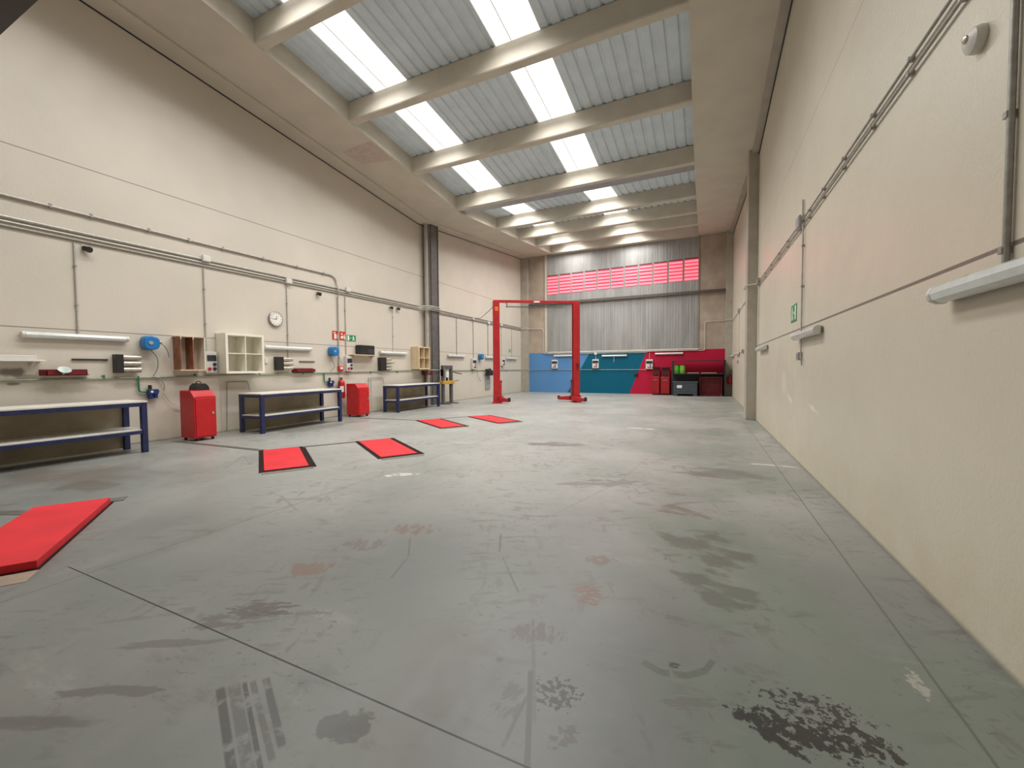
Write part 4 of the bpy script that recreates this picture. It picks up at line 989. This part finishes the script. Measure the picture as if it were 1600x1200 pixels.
tag(MB().cyl((-4.78, D-.03, 1.85), (-4.78, D-.03, 2.17), .012, 8).build('pull_switch', m_plastic), 'short pale cord below the middle far lamp', 'switch')

# ------------------------------------------------------------ rack, crate, drums, red cabinets
m_rack = pm('black_rack_steel', (.025, .022, .03), .5, 0, .2, 8)
rk = thing('storage_rack', (-.25, 24.0, 0), 'black steel storage rack against the red mural', 'rack')
for x in (-1.55, .97):
    for y in (23.62, 24.24): MB().box(x, x+.07, y, y+.05, 0, 1.87).build('upright', m_rack, rk)
MB().box(-1.5, 1.0, 23.62, 24.29, 1.82, 1.87).build('top_shelf', m_rack, rk, bevel=.004)
MB().box(-1.5, 1.0, 23.62, 24.29, 1.14, 1.19).build('middle_shelf', m_rack, rk, bevel=.004)
MB().box(1.005, 1.02, 23.67, 24.24, .05, 1.82).build('side_panel', m_rack, rk)
MB().box(-1.48, .97, 24.262, 24.275, .05, 1.14).build('dark_backing', m_rack, rk)  # black sheet added for the deep shade in the lower bay
for x, dx, lab in ((-1.30, .12, 'darker green drum, left one on the rack shelf'), (-1.02, .14, 'lighter green drum, right one on the rack shelf')):
    t = thing('green_drum', (x, 23.85, 1.19), lab, 'drum', 'green drums on the rack')
    MB().lathe([(dx*.95, 0), (dx, .02), (dx, .17), (dx*1.03, .18), (dx, .19), (dx, .38), (dx*.9, .42), (dx*.5, .44)], (x, 23.85, 1.19), n=20).build('body', m_green if x < -1.2 else pm('lime_green_plastic', (.16, .45, .05), .4), t, smooth=True)
    MB().cyl((x+.02, 23.83, 1.63), (x+.02, 23.83, 1.66), .035, 12).build('cap', m_black, t)
for x0, x1, lab in ((-.78, -.22, 'flat beige carton lying on the rack shelf beside the green drums'), (-.1, .62, 'flat beige carton lying on the right of the rack shelf')):
    tag(MB().box(x0, x1, 23.66, 24.0, 1.19, 1.225).build('flat_carton', pm('beige_card', (.5, .38, .25), .7), bevel=.003), lab, 'carton', 'flat cartons on the rack')
t = thing('pallet_box', (-.9, 23.6, 0), 'dark grey plastic pallet box with white label under the rack', 'box')
MB().box(-1.44, -.28, 23.36, 24.2, .10, .74).box(-1.47, -.25, 23.34, 24.22, .70, .76).build('tub', m_crate, t, bevel=.012)
q = MB()
for z in (.25, .37, .49, .61): q.box(-1.40, -.32, 23.35, 23.365, z, z+.03)
q.build('ribs', m_crate, t, bevel=.003)
for x in (-1.44, -.48): MB().box(x, x+.20, 23.36, 24.2, 0, .10).build('foot', m_crate, t, bevel=.008)
MB().box(-1.26, -1.02, 23.342, 23.352, .42, .57).build('label_sticker', m_paper, t)
t = thing('wire_cage', (.35, 24.0, 0), 'dark red wire cage cabinet under the right of the rack', 'cabinet')
MB().box(-.16, .86, 24.1, 24.13, .06, .98).build('dark_backing', m_dred, t)
q = MB()
for i in range(9): q.box(-.16+i*.125, -.15+i*.125, 23.72, 23.73, .06, .98)
for i in range(6): q.box(-.16, .86, 23.715, 23.725, .1+i*.17, .11+i*.17)
q.build('wire_grid', m_dred, t)
MB().box(-.18, -.15, 23.7, 24.13, .04, 1.0).box(.85, .88, 23.7, 24.13, .04, 1.0).box(-.18, .88, 23.7, 24.13, .98, 1.0).box(-.18, .88, 23.7, 24.13, .03, .06).build('frame', m_dred, t)
for x in (-.17, .82): MB().cyl((x, 23.75, .035), (x+.04, 23.75, .035), .035, 12).build('caster', m_white, t)
m_crim = pm('crimson_cabinet_paint', (.33, .006, .012), .4, 0, .15, 6)
def redcab(x0, x1, lab, h=1.02):
    t = thing('tool_cabinet', ((x0+x1)/2, 24.1, 0), lab, 'cabinet', 'red cabinets left of the rack')
    MB().box(x0, x1, 23.82, 24.35, .07, h).build('body', m_crim, t, bevel=.01)
    d = MB().box(x0+.02, x1-.02, 23.805, 23.825, .12, h-.05).build('door', m_crim, t, bevel=.004)
    MB().box(x0+.12, x1-.12, 23.79, 23.806, h-.2, h-.18).build('handle', m_chrome, d)
    q = MB().box(x0+.02, x1-.02, 24.2, 24.33, h, h+.48).build('machine_head', m_dred, t, bevel=.01)
    MB().box(x0, x1, 24.0, 24.35, h+.48, h+.53).build('top_lid', m_black, t, bevel=.006)
    MB().box(x0+.08, x1-.16, 24.06, 24.2, h, h+.12).build('black_tray', m_black, t)
    for x in (x0+.05, x1-.09): MB().cyl((x, 23.9, .036), (x+.04, 23.9, .036), .036, 12).build('caster', m_black, t)
redcab(-2.60, -2.18, 'red cabinet with dark head, left one of the pair by the rack')
redcab(-2.12, -1.66, 'red cabinet with dark head, right one of the pair, touching the rack', 1.0)
tag(MB().box(-3.62, -3.4, D-.09, D, 1.05, 1.2).build('wall_valve', m_black, bevel=.02), 'small dark valve at the teal and red boundary of the mural', 'valve')
